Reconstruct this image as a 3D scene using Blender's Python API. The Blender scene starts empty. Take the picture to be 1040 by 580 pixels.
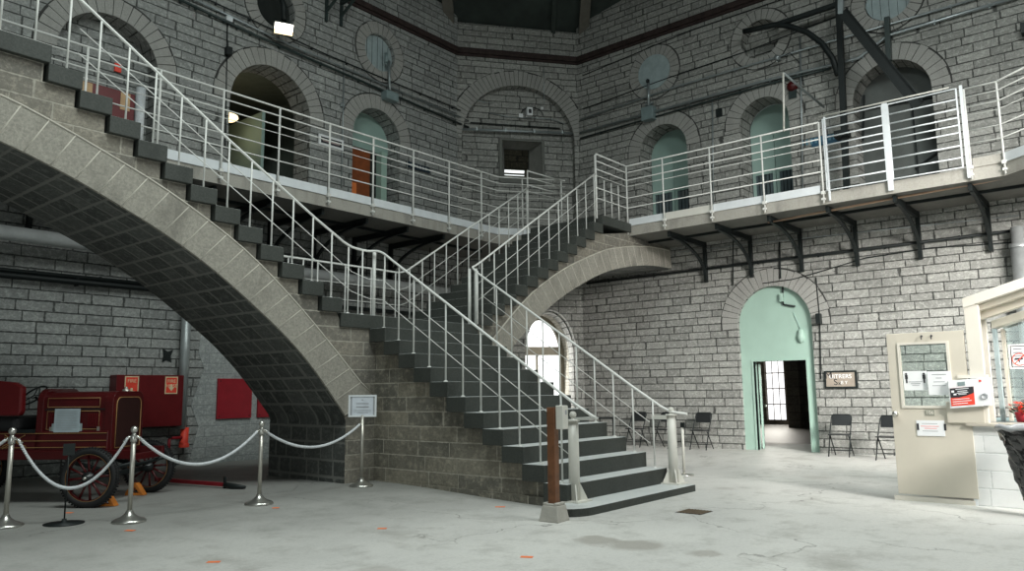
import bpy, bmesh, math, random
from mathutils import Vector, Matrix
from mathutils.geometry import tessellate_polygon
random.seed(7)
S = bpy.context.scene
COL = S.collection
PI = math.pi

# ------------------------------------------------------------------ camera
F_PX, PITCH, ROLL, YAW, EYE = 768.0, math.radians(7.97), math.radians(.617), math.radians(50.066), 1.4
_r0 = Vector((math.cos(YAW), -math.sin(YAW), 0)); _f0 = Vector((math.sin(YAW), math.cos(YAW), 0)); _u0 = Vector((0, 0, 1))
FWD = _f0*math.cos(PITCH) + _u0*math.sin(PITCH)
_u1 = -_f0*math.sin(PITCH) + _u0*math.cos(PITCH)
RGT = _r0*math.cos(ROLL) - _u1*math.sin(ROLL)
UPV = _r0*math.sin(ROLL) + _u1*math.cos(ROLL)
cd = bpy.data.cameras.new('camera'); cam = bpy.data.objects.new('camera', cd); COL.objects.link(cam)
cd.sensor_width = 36; cd.lens = F_PX/1040*36; cd.clip_start = .05; cd.clip_end = 200
cam.matrix_world = Matrix(((RGT.x, UPV.x, -FWD.x, 0), (RGT.y, UPV.y, -FWD.y, 0), (RGT.z, UPV.z, -FWD.z, EYE), (0, 0, 0, 1)))
S.camera = cam

def on(px, py, axis, val):
    """point of a wall / floor plane (axis = const) seen at a pixel of the 1040x580 photograph"""
    r = RGT*((px-520)/F_PX) + UPV*((290-py)/F_PX) + FWD
    c = Vector((0, 0, EYE)); i = 'XYZ'.index(axis)
    return c + r*((val-c[i])/r[i])

# ------------------------------------------------------------------ light
S.view_settings.view_transform = 'Standard'; S.view_settings.look = 'None'
S.view_settings.gamma = 1; S.view_settings.use_curve_mapping = False
S.view_settings.exposure = 0.0
w = bpy.data.worlds.new('world'); S.world = w; w.use_nodes = True
bg = w.node_tree.nodes['Background']; bg.inputs[0].default_value = (.84, 1, .95, 1); bg.inputs[1].default_value = .06

def area(name, loc, target, size, sizey, power, col):
    d = bpy.data.lights.new(name, 'AREA'); d.shape = 'RECTANGLE'; d.size = size; d.size_y = sizey; d.energy = power; d.color = col
    o = bpy.data.objects.new(name, d); COL.objects.link(o); o.location = loc
    o.rotation_euler = (Vector(target)-Vector(loc)).to_track_quat('-Z', 'Y').to_euler(); return o
area('skylight_right', (8.6, -1.8, 12.0), (8.4, -.6, 0), 4, 4, 900, (.94, 1, .97))
area('skylight_left', (3.2, 4.0, 12.2), (3.6, 4.8, 0), 4, 4, 740, (.90, 1, .97))
area('added_left_fill', (-1.5, 2.5, 2.4), (7, 8.5, 1.0), 3, 3, 75, (.90, 1, .97))  # fill added to lift the stair wall, as if from an unseen doorway
low_ = area('daylight_high_window', (7.6, -6.2, 6.2), (17.0, 3.2, .3), 4, 3, 610, (1, .975, .93)); low_.data.spread = math.radians(62)

# ------------------------------------------------------------------ materials
def nm(name):
    m = bpy.data.materials.new(name); m.use_nodes = True
    nt = m.node_tree; return m, nt, nt.nodes['Principled BSDF']
def N(nt, t, **kw):
    n = nt.nodes.new(t)
    for k, v in kw.items():
        setattr(n, k, v)
    return n
def math_(nt, op, a, b=None, c=None):
    n = nt.nodes.new('ShaderNodeMath'); n.operation = op
    for i, v in enumerate((a, b, c)):
        if v is None: continue
        if isinstance(v, (int, float)): n.inputs[i].default_value = v
        else: nt.links.new(v, n.inputs[i])
    return n.outputs[0]
def mixc(nt, f, a, b, mode='MIX'):
    n = nt.nodes.new('ShaderNodeMix'); n.data_type = 'RGBA'; n.blend_type = mode
    for i, v in ((0, f), (6, a), (7, b)):
        if isinstance(v, (int, float)): n.inputs[i].default_value = v
        elif isinstance(v, tuple): n.inputs[i].default_value = (*v, 1)
        else: nt.links.new(v, n.inputs[i])
    return n.outputs[2]
def ramp(nt, v, lo, hi):
    n = nt.nodes.new('ShaderNodeMapRange'); n.clamp = True
    nt.links.new(v, n.inputs[0]); n.inputs[1].default_value = lo; n.inputs[2].default_value = hi
    return n.outputs[0]
def noise(nt, vec, scale, detail=3, rough=.6):
    n = nt.nodes.new('ShaderNodeTexNoise'); n.inputs['Scale'].default_value = scale
    n.inputs['Detail'].default_value = detail; n.inputs['Roughness'].default_value = rough
    if vec is not None: nt.links.new(vec, n.inputs['Vector'])
    return n.outputs[0]

def plain(name, col, rough=.5, metal=0, emit=None, estr=0, var=.12, scale=6, bump=0, spec=.4, alpha=1, trans=0):
    m, nt, b = nm(name)
    tc = N(nt, 'ShaderNodeTexCoord')
    nz = noise(nt, tc.outputs['Object'], scale, 4)
    d = tuple(max(0, c*(1-var)) for c in col); l = tuple(min(1, c*(1+var)) for c in col)
    c = mixc(nt, ramp(nt, nz, .3, .7), d, l)
    nt.links.new(c, b.inputs['Base Color'])
    b.inputs['Roughness'].default_value = rough; b.inputs['Metallic'].default_value = metal
    b.inputs['Specular IOR Level'].default_value = spec
    b.inputs['Transmission Weight'].default_value = trans
    if emit: b.inputs['Emission Color'].default_value = (*emit, 1); b.inputs['Emission Strength'].default_value = estr
    if bump:
        bn = N(nt, 'ShaderNodeBump'); bn.inputs['Distance'].default_value = bump; bn.inputs['Strength'].default_value = .6
        nt.links.new(noise(nt, tc.outputs['Object'], scale*6, 4), bn.inputs['Height']); nt.links.new(bn.outputs[0], b.inputs['Normal'])
    return m

def ashlar(name, c1, c2, mortar, h=.17, L=.5, mw=.010, warp=.03, bump=.02, stain=.3, rough=.9, fine=26, dark_stain=None, speck=.5):
    m, nt, b = nm(name)
    uv = N(nt, 'ShaderNodeUVMap'); sp = N(nt, 'ShaderNodeSeparateXYZ'); nt.links.new(uv.outputs[0], sp.inputs[0])
    u, v = sp.outputs[0], sp.outputs[1]
    # courses of varying height
    cx = N(nt, 'ShaderNodeCombineXYZ'); nt.links.new(v, cx.inputs[0])
    vw = math_(nt, 'MULTIPLY_ADD', noise(nt, cx.outputs[0], 1.7, 1), warp*4, v)
    vr = math_(nt, 'DIVIDE', vw, h); row = math_(nt, 'FLOOR', vr); fv = math_(nt, 'FRACT', vr)
    wn = N(nt, 'ShaderNodeTexWhiteNoise', noise_dimensions='1D'); nt.links.new(row, wn.inputs['W'])
    c2v = N(nt, 'ShaderNodeCombineXYZ'); nt.links.new(u, c2v.inputs[0]); nt.links.new(math_(nt, 'MULTIPLY', row, 3.71), c2v.inputs[1])
    u1 = math_(nt, 'DIVIDE', u, L)
    u2 = math_(nt, 'MULTIPLY_ADD', wn.outputs[0], 9.3, u1)
    u3 = math_(nt, 'MULTIPLY_ADD', noise(nt, c2v.outputs[0], 1.6/L*.5, 1), 1.3, u2)
    cell = math_(nt, 'FLOOR', u3); fu = math_(nt, 'FRACT', u3)
    du = math_(nt, 'MULTIPLY', math_(nt, 'MINIMUM', fu, math_(nt, 'SUBTRACT', 1, fu)), L)
    dv = math_(nt, 'MULTIPLY', math_(nt, 'MINIMUM', fv, math_(nt, 'SUBTRACT', 1, fv)), h)
    d = math_(nt, 'MINIMUM', du, dv)
    d = math_(nt, 'MULTIPLY_ADD', math_(nt, 'SUBTRACT', noise(nt, uv.outputs[0], 14, 3), .5), .032, d)
    mask = ramp(nt, d, mw*.5, mw*.5+.010)
    cc = N(nt, 'ShaderNodeCombineXYZ'); nt.links.new(cell, cc.inputs[0]); nt.links.new(row, cc.inputs[1])
    wc = N(nt, 'ShaderNodeTexWhiteNoise', noise_dimensions='2D'); nt.links.new(cc.outputs[0], wc.inputs['Vector'])
    col = mixc(nt, wc.outputs[0], c1, c2)
    fn = noise(nt, uv.outputs[0], fine, 6, .82)
    pit = noise(nt, uv.outputs[0], fine*.45, 6, .8)
    col = mixc(nt, math_(nt, 'MULTIPLY', ramp(nt, fn, .42, .60), .55 if speck else .05), col, tuple(x*.4 for x in c1))
    col = mixc(nt, math_(nt, 'MULTIPLY', ramp(nt, pit, .50, .62), speck), col, tuple(min(1, x*1.6) for x in c1))
    big = noise(nt, uv.outputs[0], .9, 5, .65)
    col = mixc(nt, math_(nt, 'MULTIPLY', ramp(nt, big, .45, .75), stain), col, dark_stain or tuple(x*.3 for x in c1))
    col = mixc(nt, mask, mortar, col)
    nt.links.new(col, b.inputs['Base Color']); b.inputs['Roughness'].default_value = rough; b.inputs['Specular IOR Level'].default_value = .25
    hgt = math_(nt, 'MULTIPLY_ADD', fn, .55, mask)
    bn = N(nt, 'ShaderNodeBump'); bn.inputs['Distance'].default_value = bump; bn.inputs['Strength'].default_value = .9
    nt.links.new(hgt, bn.inputs['Height']); nt.links.new(bn.outputs[0], b.inputs['Normal'])
    return m

def granite(name, c1, c2, rough=.85, bump=.006, stain=.35, scale=1.4, streak=True):
    m, nt, b = nm(name)
    tc = N(nt, 'ShaderNodeTexCoord'); o = tc.outputs['Object']
    mp = N(nt, 'ShaderNodeMapping'); mp.inputs['Scale'].default_value = (1, 1, .35 if streak else 1); nt.links.new(o, mp.inputs[0])
    fn = noise(nt, o, 38, 5, .75); bg_ = noise(nt, mp.outputs[0], scale*2, 5, .65)
    col = mixc(nt, ramp(nt, fn, .3, .7), c1, c2)
    col = mixc(nt, math_(nt, 'MULTIPLY', ramp(nt, bg_, .5, .72), stain), col, tuple(x*.3 for x in c1))
    nt.links.new(col, b.inputs['Base Color']); b.inputs['Roughness'].default_value = rough; b.inputs['Specular IOR Level'].default_value = .3
    bn = N(nt, 'ShaderNodeBump'); bn.inputs['Distance'].default_value = bump
    nt.links.new(fn, bn.inputs['Height']); nt.links.new(bn.outputs[0], b.inputs['Normal'])
    return m

def floor_mat():
    m, nt, b = nm('worn_concrete_floor')
    tc = N(nt, 'ShaderNodeTexCoord'); o = tc.outputs['Object']
    n1 = noise(nt, o, .35, 5, .6); n2 = noise(nt, o, 2.2, 6, .7); n3 = noise(nt, o, 30, 4, .7)
    col = mixc(nt, ramp(nt, n1, .35, .65), (.56, .55, .525), (.66, .65, .615))
    col = mixc(nt, math_(nt, 'MULTIPLY', ramp(nt, n2, .5, .7), .45), col, (.27, .26, .23))
    col = mixc(nt, math_(nt, 'MULTIPLY', ramp(nt, n3, .45, .7), .22), col, (.25, .25, .24))
    mp = N(nt, 'ShaderNodeMapping'); mp.inputs['Scale'].default_value = (1.2, 1.2, 1); mp.inputs['Location'].default_value = (3.3, 1.7, 0); nt.links.new(o, mp.inputs[0])
    n4 = noise(nt, mp.outputs[0], .75, 7, .72)
    col = mixc(nt, math_(nt, 'MULTIPLY', ramp(nt, n4, .56, .66), .35), col, (.26, .245, .215))
    col = mixc(nt, math_(nt, 'MULTIPLY', ramp(nt, n4, .44, .34), .35), col, (.66, .655, .63))
    # cracks
    wv = N(nt, 'ShaderNodeTexVoronoi', feature='DISTANCE_TO_EDGE'); wv.inputs['Scale'].default_value = .30
    ad = N(nt, 'ShaderNodeVectorMath', operation='ADD'); nv = N(nt, 'ShaderNodeTexNoise'); nv.inputs['Scale'].default_value = 1.1; nv.inputs['Detail'].default_value = 6
    sc = N(nt, 'ShaderNodeVectorMath', operation='SCALE'); sc.inputs['Scale'].default_value = 1.6
    nt.links.new(o, nv.inputs['Vector']); nt.links.new(nv.outputs[1], sc.inputs[0]); nt.links.new(o, ad.inputs[0]); nt.links.new(sc.outputs[0], ad.inputs[1]); nt.links.new(ad.outputs[0], wv.inputs['Vector'])
    cr = math_(nt, 'MULTIPLY', math_(nt, 'SUBTRACT', 1, ramp(nt, wv.outputs['Distance'], .0, .005)), ramp(nt, noise(nt, o, .5, 2), .40, .52))
    col = mixc(nt, math_(nt, 'MULTIPLY', cr, .7), col, (.16, .15, .14))
    # broad darker tone with a ragged edge on the left, by the engine and the stair wall
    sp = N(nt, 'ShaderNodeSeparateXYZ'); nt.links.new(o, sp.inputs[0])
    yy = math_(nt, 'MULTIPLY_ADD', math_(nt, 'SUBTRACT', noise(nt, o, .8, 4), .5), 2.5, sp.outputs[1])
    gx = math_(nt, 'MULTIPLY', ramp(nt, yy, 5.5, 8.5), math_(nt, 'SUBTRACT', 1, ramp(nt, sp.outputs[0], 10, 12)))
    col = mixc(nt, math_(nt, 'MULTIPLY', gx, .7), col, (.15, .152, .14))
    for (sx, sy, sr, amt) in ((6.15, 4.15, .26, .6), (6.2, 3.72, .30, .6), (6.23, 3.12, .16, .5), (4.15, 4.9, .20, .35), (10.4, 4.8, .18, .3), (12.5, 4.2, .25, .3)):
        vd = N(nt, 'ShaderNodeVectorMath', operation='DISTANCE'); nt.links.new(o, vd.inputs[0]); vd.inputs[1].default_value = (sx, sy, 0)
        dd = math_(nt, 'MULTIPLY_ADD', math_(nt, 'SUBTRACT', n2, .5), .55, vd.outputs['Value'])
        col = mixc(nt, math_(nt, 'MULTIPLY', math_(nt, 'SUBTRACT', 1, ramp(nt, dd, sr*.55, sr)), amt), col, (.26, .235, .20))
    nt.links.new(col, b.inputs['Base Color'])
    nt.links.new(math_(nt, 'MULTIPLY_ADD', n2, .3, .42), b.inputs['Roughness'])
    bn = N(nt, 'ShaderNodeBump'); bn.inputs['Distance'].default_value = .004
    nt.links.new(math_(nt, 'SUBTRACT', n3, cr), bn.inputs['Height']); nt.links.new(bn.outputs[0], b.inputs['Normal'])
    return m

M = {}
M['floor'] = floor_mat()
M['wall'] = ashlar('grey_limestone_courses', (.40, .40, .375), (.26, .262, .245), (.08, .082, .077), h=.178, L=.48, mw=.009)
M['wall_left'] = ashlar('grey_limestone_courses_left', (.38, .39, .375), (.26, .268, .26), (.08, .084, .08), h=.178, L=.50, mw=.009)
M['stair_wall'] = ashlar('stair_ashlar', (.33, .30, .24), (.17, .163, .14), (.42, .39, .33), h=.2075, L=.75, mw=.005, warp=0, bump=.004, stain=.75, fine=20, dark_stain=(.03, .033, .03))
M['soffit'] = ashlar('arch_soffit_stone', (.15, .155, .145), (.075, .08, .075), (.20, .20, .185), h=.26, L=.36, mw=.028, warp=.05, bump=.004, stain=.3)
M['plinth_block'] = ashlar('painted_block', (.72, .73, .72), (.69, .70, .69), (.58, .60, .59), h=.205, L=.41, mw=.004, warp=0, bump=.003, stain=.03, rough=.55, fine=12, speck=0)
M['cmu'] = ashlar('grey_block', (.40, .42, .41), (.34, .36, .355), (.26, .28, .275), h=.2, L=.4, mw=.004, warp=0, bump=.003, stain=.1)
M['voussoir'] = granite('rough_voussoir', (.40, .395, .37), (.28, .28, .265), stain=.25)
M['joint'] = plain('dark_joint', (.05, .05, .048), .95)
M['arch_stone'] = granite('arch_granite', (.42, .395, .34), (.22, .21, .185), stain=.65)
M['arch_joint'] = plain('arch_joint', (.50, .47, .41), .9)
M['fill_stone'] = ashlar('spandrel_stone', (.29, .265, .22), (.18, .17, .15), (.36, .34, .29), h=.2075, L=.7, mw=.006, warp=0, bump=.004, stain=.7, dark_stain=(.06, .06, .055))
M['step'] = granite('dark_slate_step', (.038, .043, .039), (.072, .077, .069), rough=.6, stain=.35, bump=.003)
M['tread'] = granite('worn_skylit_tread', (.68, .70, .69), (.55, .57, .56), rough=.5, stain=.2, bump=.002, streak=False)  # tread tops paler than the risers: skylight put into the colour, plus wear
M['slab'] = granite('weathered_slab_concrete', (.42, .40, .36), (.33, .315, .28), stain=.55)
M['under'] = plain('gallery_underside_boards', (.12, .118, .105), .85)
M['white'] = plain('chipped_white_paint', (.72, .75, .77), .4, var=.05)
M['offwhite'] = plain('cream_paint', (.66, .645, .59), .35, var=.04)
M['rail'] = plain('rail_paint', (.70, .70, .67), .35, var=.07, scale=20)
M['rail_pale'] = plain('pale_handrail', (.80, .80, .77), .3, var=.05)
M['iron'] = plain('black_iron', (.012, .016, .016), .5, spec=.3)
M['green_iron'] = plain('dark_green_iron', (.03, .045, .043), .4)
M['steel'] = plain('galvanised_conduit', (.36, .40, .41), .35, .6)
M['grey_box'] = plain('grey_enclosure', (.20, .26, .265), .45)
M['grey_disc'] = plain('grey_board_disc', (.33, .40, .41), .6)
M['mint'] = plain('mint_paint', (.35, .49, .42), .45, var=.05, scale=2)
M['mint_dark'] = plain('mint_shaded_paint', (.30, .42, .38), .5, var=.06, scale=2)  # darker copy of the mint, shade of the arches put into the colour
M['beige'] = plain('beige_paint', (.60, .555, .47), .4, var=.05, scale=2)
M['beige_light'] = plain('pale_beige_paint', (.70, .66, .585), .4, var=.04, scale=2)
M['red'] = plain('deep_red_enamel', (.075, .006, .007), .35, var=.15)
M['red_box'] = plain('red_cabinet', (.13, .008, .010), .4)
M['red_bright'] = plain('bright_red_panel', (.30, .012, .022), .45)
M['gold'] = plain('gold_pinstripe', (.38, .22, .09), .4)
M['black'] = plain('black_rubber', (.015, .015, .016), .7)
M['black_gloss'] = plain('black_gloss', (.02, .022, .023), .3)
M['chrome'] = plain('polished_steel', (.62, .61, .57), .28, .9)
M['brushed'] = plain('brushed_steel', (.50, .48, .43), .38, .7)
M['rope'] = plain('white_rope', (.66, .68, .70), .8, bump=.01, scale=30)
M['wood'] = plain('brown_post_wood', (.15, .06, .025), .5, var=.35, scale=9)
M['orange_wood'] = plain('orange_wood_door', (.24, .065, .02), .45, var=.2)
M['precast'] = plain('precast_concrete', (.42, .40, .36), .85, bump=.01)
M['paper'] = plain('paper', (.82, .83, .84), .6, var=.02)
M['ink'] = plain('black_ink', (.03, .03, .035), .6)
M['grey_ink'] = plain('grey_ink', (.35, .36, .38), .6)
M['red_ink'] = plain('red_print', (.85, .07, .04), .5)
M['pink_ink'] = plain('faded_red_print', (.85, .45, .45), .6)
M['tan_panel'] = plain('tan_sign_panel', (.34, .29, .24), .6)
M['blue'] = plain('dark_blue_sign', (.03, .10, .17), .5)
M['navy'] = plain('navy_sign', (.02, .035, .05), .5)
M['orange'] = plain('orange_tape', (.95, .22, .07), .6)
M['chock'] = plain('orange_wheel_chock', (.55, .18, .03), .5)
M['dark'] = plain('dark_void', (.02, .024, .022), .9)
M['ceil'] = plain('dark_dome_boards', (.035, .045, .04), .85, var=.35, scale=1.2)
M['rib'] = plain('brown_dome_rib', (.14, .13, .11), .8)
M['cornice'] = plain('rusty_iron_band', (.035, .022, .02), .8, var=.4)
M['ochre'] = plain('ochre_room_paint', (.17, .095, .03), .7)
M['sky_glass'] = plain('bright_daylight_pane', (.9, .92, .95), .3, emit=(.95, .98, 1), estr=1.5)
M['lamp'] = plain('lamp_lens', (1, .95, .85), .3, emit=(1, .95, .82), estr=6)
M['lamp_warm'] = plain('warm_lamp', (1, .8, .5), .3, emit=(1, .75, .42), estr=2.2)
M['tube'] = plain('fluorescent_tube', (1, 1, 1), .3, emit=(.95, 1, .97), estr=1.1)
M['glass_dark'] = plain('dim_glass', (.10, .13, .14), .1)
def glass():
    m, nt, b = nm('clear_glass'); nt.nodes.remove(b)
    tr = N(nt, 'ShaderNodeBsdfTransparent'); gl = N(nt, 'ShaderNodeBsdfGlossy'); gl.inputs['Roughness'].default_value = .02
    mx = N(nt, 'ShaderNodeMixShader'); mx.inputs[0].default_value = .10
    tr.inputs[0].default_value = (.88, .94, .93, 1)
    nt.links.new(tr.outputs[0], mx.inputs[1]); nt.links.new(gl.outputs[0], mx.inputs[2]); nt.links.new(mx.outputs[0], nt.nodes['Material Output'].inputs[0]); return m
M['glass'] = glass()

# ------------------------------------------------------------------ mesh helpers
class MB:
    def __init__(s): s.bm = bmesh.new()
    def box(s, x0, x1, y0, y1, z0, z1, mi=0, mat=None, top=None):
        v = [s.bm.verts.new(p) for p in ((x0, y0, z0), (x1, y0, z0), (x1, y1, z0), (x0, y1, z0), (x0, y0, z1), (x1, y0, z1), (x1, y1, z1), (x0, y1, z1))]
        fs = [s.bm.faces.new([v[i] for i in f]) for f in ((3, 2, 1, 0), (4, 5, 6, 7), (0, 1, 5, 4), (1, 2, 6, 5), (2, 3, 7, 6), (3, 0, 4, 7))]
        for f in fs: f.material_index = mi
        if top is not None: fs[1].material_index = top
        if mat is not None:
            for q in v: q.co = mat @ q.co
        return v
    def beam(s, a, b, wx, wz, mi=0, up=(0, 0, 1)):
        """square bar from a to b, wz along 'up', wx across"""
        a, b = Vector(a), Vector(b); d = (b-a).normalized(); u = Vector(up)
        sx = d.cross(u)
        if sx.length < 1e-4: sx = d.cross(Vector((1, 0, 0)))
        sx.normalize(); uz = sx.cross(d).normalized()
        v = []
        for p in (a, b):
            for i, j in ((-1, -1), (1, -1), (1, 1), (-1, 1)):
                v.append(s.bm.verts.new(p + sx*(i*wx/2) + uz*(j*wz/2)))
        for f in ((0, 1, 2, 3), (7, 6, 5, 4), (0, 4, 5, 1), (1, 5, 6, 2), (2, 6, 7, 3), (3, 7, 4, 0)):
            s.bm.faces.new([v[i] for i in f]).material_index = mi
    def tube(s, pts, r, n=8, mi=0, cap=True, closed=False):
        pts = [Vector(p) for p in pts]; rs = r if isinstance(r, (list, tuple)) else [r]*len(pts)
        rings = []; prev = None
        for i, p in enumerate(pts):
            if closed: d = (pts[(i+1) % len(pts)]-pts[i-1])
            elif i == 0: d = pts[1]-p
            elif i == len(pts)-1: d = p-pts[i-1]
            else: d = (pts[i+1]-p).normalized()+(p-pts[i-1]).normalized()
            d.normalize()
            if prev is None:
                a = d.cross(Vector((0, 0, 1)))
                if a.length < .05: a = d.cross(Vector((1, 0, 0)))
                a.normalize()
            else:
                a = prev - d*prev.dot(d)
                if a.length < 1e-4: a = d.cross(Vector((0, 0, 1)))
                a.normalize()
            prev = a; b = d.cross(a)
            rings.append([s.bm.verts.new(p + (a*math.cos(2*PI*k/n)+b*math.sin(2*PI*k/n))*rs[i]) for k in range(n)])
        rng = range(len(rings)) if closed else range(len(rings)-1)
        for i in rng:
            A, B = rings[i], rings[(i+1) % len(rings)]
            for k in range(n):
                f = s.bm.faces.new((A[k], A[(k+1) % n], B[(k+1) % n], B[k])); f.smooth = True; f.material_index = mi
        if cap and not closed:
            s.bm.faces.new(rings[0][::-1]).material_index = mi; s.bm.faces.new(rings[-1]).material_index = mi
    def lathe(s, c, prof, n=20, mi=0, axis='Z'):
        c = Vector(c); rings = []
        def P(r, h, a):
            x, y = r*math.cos(a), r*math.sin(a)
            return c+(Vector((x, y, h)) if axis == 'Z' else Vector((h, x, y)) if axis == 'X' else Vector((x, h, y)))
        for r, h in prof:
            if r < 1e-5: rings.append([s.bm.verts.new(P(0, h, 0))])
            else: rings.append([s.bm.verts.new(P(r, h, 2*PI*k/n)) for k in range(n)])
        for A, B in zip(rings, rings[1:]):
            for k in range(n):
                k2 = (k+1) % n
                if len(A) == 1 and len(B) == 1: continue
                q = [A[0], B[k2], B[k]] if len(A) == 1 else [A[k], A[k2], B[0]] if len(B) == 1 else [A[k], A[k2], B[k2], B[k]]
                f = s.bm.faces.new(q); f.smooth = True; f.material_index = mi
    def prism(s, pts, fn, d0, d1, mi=0, holes=(), side=None, back=None):
        """polygon pts (2-D) with holes, placed by fn(u, v, depth), extruded d0..d1"""
        loops = [[Vector((p[0], p[1], 0)) for p in l] for l in [pts, *holes]]
        tri = tessellate_polygon(loops)
        flat = [p for l in loops for p in l]
        A = [s.bm.verts.new(fn(p.x, p.y, d0)) for p in flat]; B = [s.bm.verts.new(fn(p.x, p.y, d1)) for p in flat]
        for t in tri:
            try:
                s.bm.faces.new([A[i] for i in t]).material_index = mi
                s.bm.faces.new([B[i] for i in reversed(t)]).material_index = mi if back is None else back
            except ValueError: pass
        k = 0
        for l in loops:
            n = len(l)
            for i in range(n):
                a, b = k+i, k+(i+1) % n
                s.bm.faces.new((A[a], A[b], B[b], B[a])).material_index = mi if side is None else side
            k += n
    def build(s, name, mats, parent=None, uv=None, bevel=0, loc=None, rotz=0, recalc=True):
        if recalc: bmesh.ops.recalc_face_normals(s.bm, faces=s.bm.faces)
        if uv:
            ul = s.bm.loops.layers.uv.new('UVMap')
            for f in s.bm.faces:
                for lp in f.loops: lp[ul].uv = uv(lp.vert.co, f.normal)
        me = bpy.data.meshes.new(name); s.bm.to_mesh(me); s.bm.free()
        for m in (mats if isinstance(mats, (list, tuple)) else [mats]): me.materials.append(m)
        o = bpy.data.objects.new(name, me); COL.objects.link(o)
        if parent is not None: o.parent = parent
        if loc is not None: o.location = loc
        if rotz: o.rotation_euler.z = rotz
        if bevel:
            b = o.modifiers.new('bevel', 'BEVEL'); b.width = bevel; b.segments = 2; b.limit_method = 'ANGLE'
        return o

def empty(name, loc=(0, 0, 0), rotz=0):
    o = bpy.data.objects.new(name, None); COL.objects.link(o); o.location = loc; o.rotation_euler.z = rotz; o.empty_display_size = .2; return o
def tag(o, label, cat, group=None):
    o['label'] = label; o['category'] = cat
    if group: o['group'] = group
    return o
def struct(o): o['kind'] = 'structure'; return o
def uvw(co, n):
    if abs(n.z) > .7: return (co.x, co.y)
    if abs(n.y) >= abs(n.x): return (co.x, co.z)
    return (co.y, co.z)
def text(body, size, mat, parent, name, fn_matrix, align='CENTER', ext=.002):
    c = bpy.data.curves.new(name, 'FONT'); c.body = body; c.size = size; c.align_x = align; c.align_y = 'CENTER'; c.extrude = ext; c.space_line = .9
    t = bpy.data.objects.new(name, c); COL.objects.link(t)
    dg = bpy.context.evaluated_depsgraph_get(); me = bpy.data.meshes.new_from_object(t.evaluated_get(dg))
    bpy.data.objects.remove(t); me.transform(fn_matrix); me.materials.clear(); me.materials.append(mat)
    o = bpy.data.objects.new(name, me); COL.objects.link(o)
    if parent is not None: o.parent = parent
    return o
def ss(a, b, x):
    t = min(1, max(0, (x-a)/(b-a))); return t*t*(3-2*t)
def fz(x, y): return .10*ss(5.5, 9, y)*(1-ss(9.5, 11.5, x))

# ------------------------------------------------------------------ the room
XR, YL = 17.2, 14.0
CL, CR = Vector((14.45, 14.0)), Vector((17.2, 11.86))       # ends of the short back wall
GZ, GF = 5.0, 5.285                                         # gallery slab underside, gallery floor
WT, CORN = 11.72, 10.85

bm = MB()
NX, NY = 60, 60
vs = [[bm.bm.verts.new((-3+i*.38, -9+j*.45, fz(-3+i*.38, -9+j*.45))) for j in range(NY+1)] for i in range(NX+1)]
for i in range(NX):
    for j in range(NY):
        bm.bm.faces.new((vs[i][j], vs[i+1][j], vs[i+1][j+1], vs[i][j+1])).smooth = True
struct(bm.build('floor', M['floor']))

def arch_loop(cx, hw, z0, zs, rise=None, n=20):
    """opening outline: jambs from z0 to zs, arch above"""
    rise = hw if rise is None else rise
    return [(cx-hw, z0), (cx+hw, z0)] + [(cx+hw*math.cos(PI*k/n), zs+rise*math.sin(PI*k/n)) for k in range(n+1)]
def circ(cx, cz, r, n=28): return [(cx+r*math.cos(2*PI*k/n), cz+r*math.sin(2*PI*k/n)) for k in range(n)]

class Wall:
    """vertical wall from p0 to p1, room on its left-hand side (looking from p0 to p1 the room is on the 'inn' side)"""
    def __init__(s, p0, p1, inn):
        s.p0 = Vector((p0[0], p0[1], 0)); d = Vector((p1[0]-p0[0], p1[1]-p0[1], 0)); s.len = d.length; s.d = d.normalized()
        s.n = Vector((inn[0], inn[1], 0)).normalized()         # into the room
    def at(s, u, z, depth=0): return s.p0 + s.d*u - s.n*depth + Vector((0, 0, z))
    def u(s, x, y): return (Vector((x, y, 0))-s.p0).dot(s.d)
    def uv(s, co, n):
        r = co-s.p0; uu = r.dot(s.d); dd = r.dot(s.n)
        if abs(n.z) > .7: return (uu*.2+dd, uu)
        if abs(n.dot(s.d)) > .7: return (dd+uu, co.z)
        return (uu, co.z) if abs(n.z) < .5 else (dd, uu+co.z)
    def mesh(s, name, z0, z1, holes, mat, d0=0, d1=.6, u0=None, u1=None):
        b = MB(); a = 0 if u0 is None else u0; e = s.len if u1 is None else u1
        b.prism([(a, z0), (e, z0), (e, z1), (a, z1)], s.at, d0, d1, holes=holes)
        return b.build(name, mat, uv=s.uv)
    def ring(s, name, cx, cz, r0, r1, a0, a1, n, proud=.02, rise=1.0, mat='voussoir', gap=.012, parent=None, vary=.06):
        b = MB()
        b2 = []
        for k in range(n):
            t0 = a0+(a1-a0)*k/n; t1 = a0+(a1-a0)*(k+1)/n
            g = gap/((r0+r1)/2)
            t0 += g/2; t1 -= g/2; rr = r1*(1+random.uniform(-vary, vary)*.25)
            def P(r, t): return (cx+r*math.cos(t), cz+r*rise*math.sin(t))
            poly = [P(r0, t0), P(rr, t0), P(rr, (t0+t1)/2), P(rr, t1), P(r0, t1), P(r0, (t0+t1)/2)]
            b.prism(poly, s.at, -proud*random.uniform(.6, 1.3), .05)
        # dark bedding behind the stones
        m = 24
        inner = [(cx+(r0+.004)*math.cos(a0+(a1-a0)*k/m), cz+(r0+.004)*rise*math.sin(a0+(a1-a0)*k/m)) for k in range(m+1)]
        outer = [(cx+(r1+.03)*math.cos(a0+(a1-a0)*k/m), cz+(r1+.03)*rise*math.sin(a0+(a1-a0)*k/m)) for k in range(m+1)]
        for k in range(m):
            b.prism([inner[k], outer[k], outer[k+1], inner[k+1]], s.at, -.003, .02, mi=1)
        return b.build(name, [M[mat], M['joint']], parent=parent)

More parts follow.
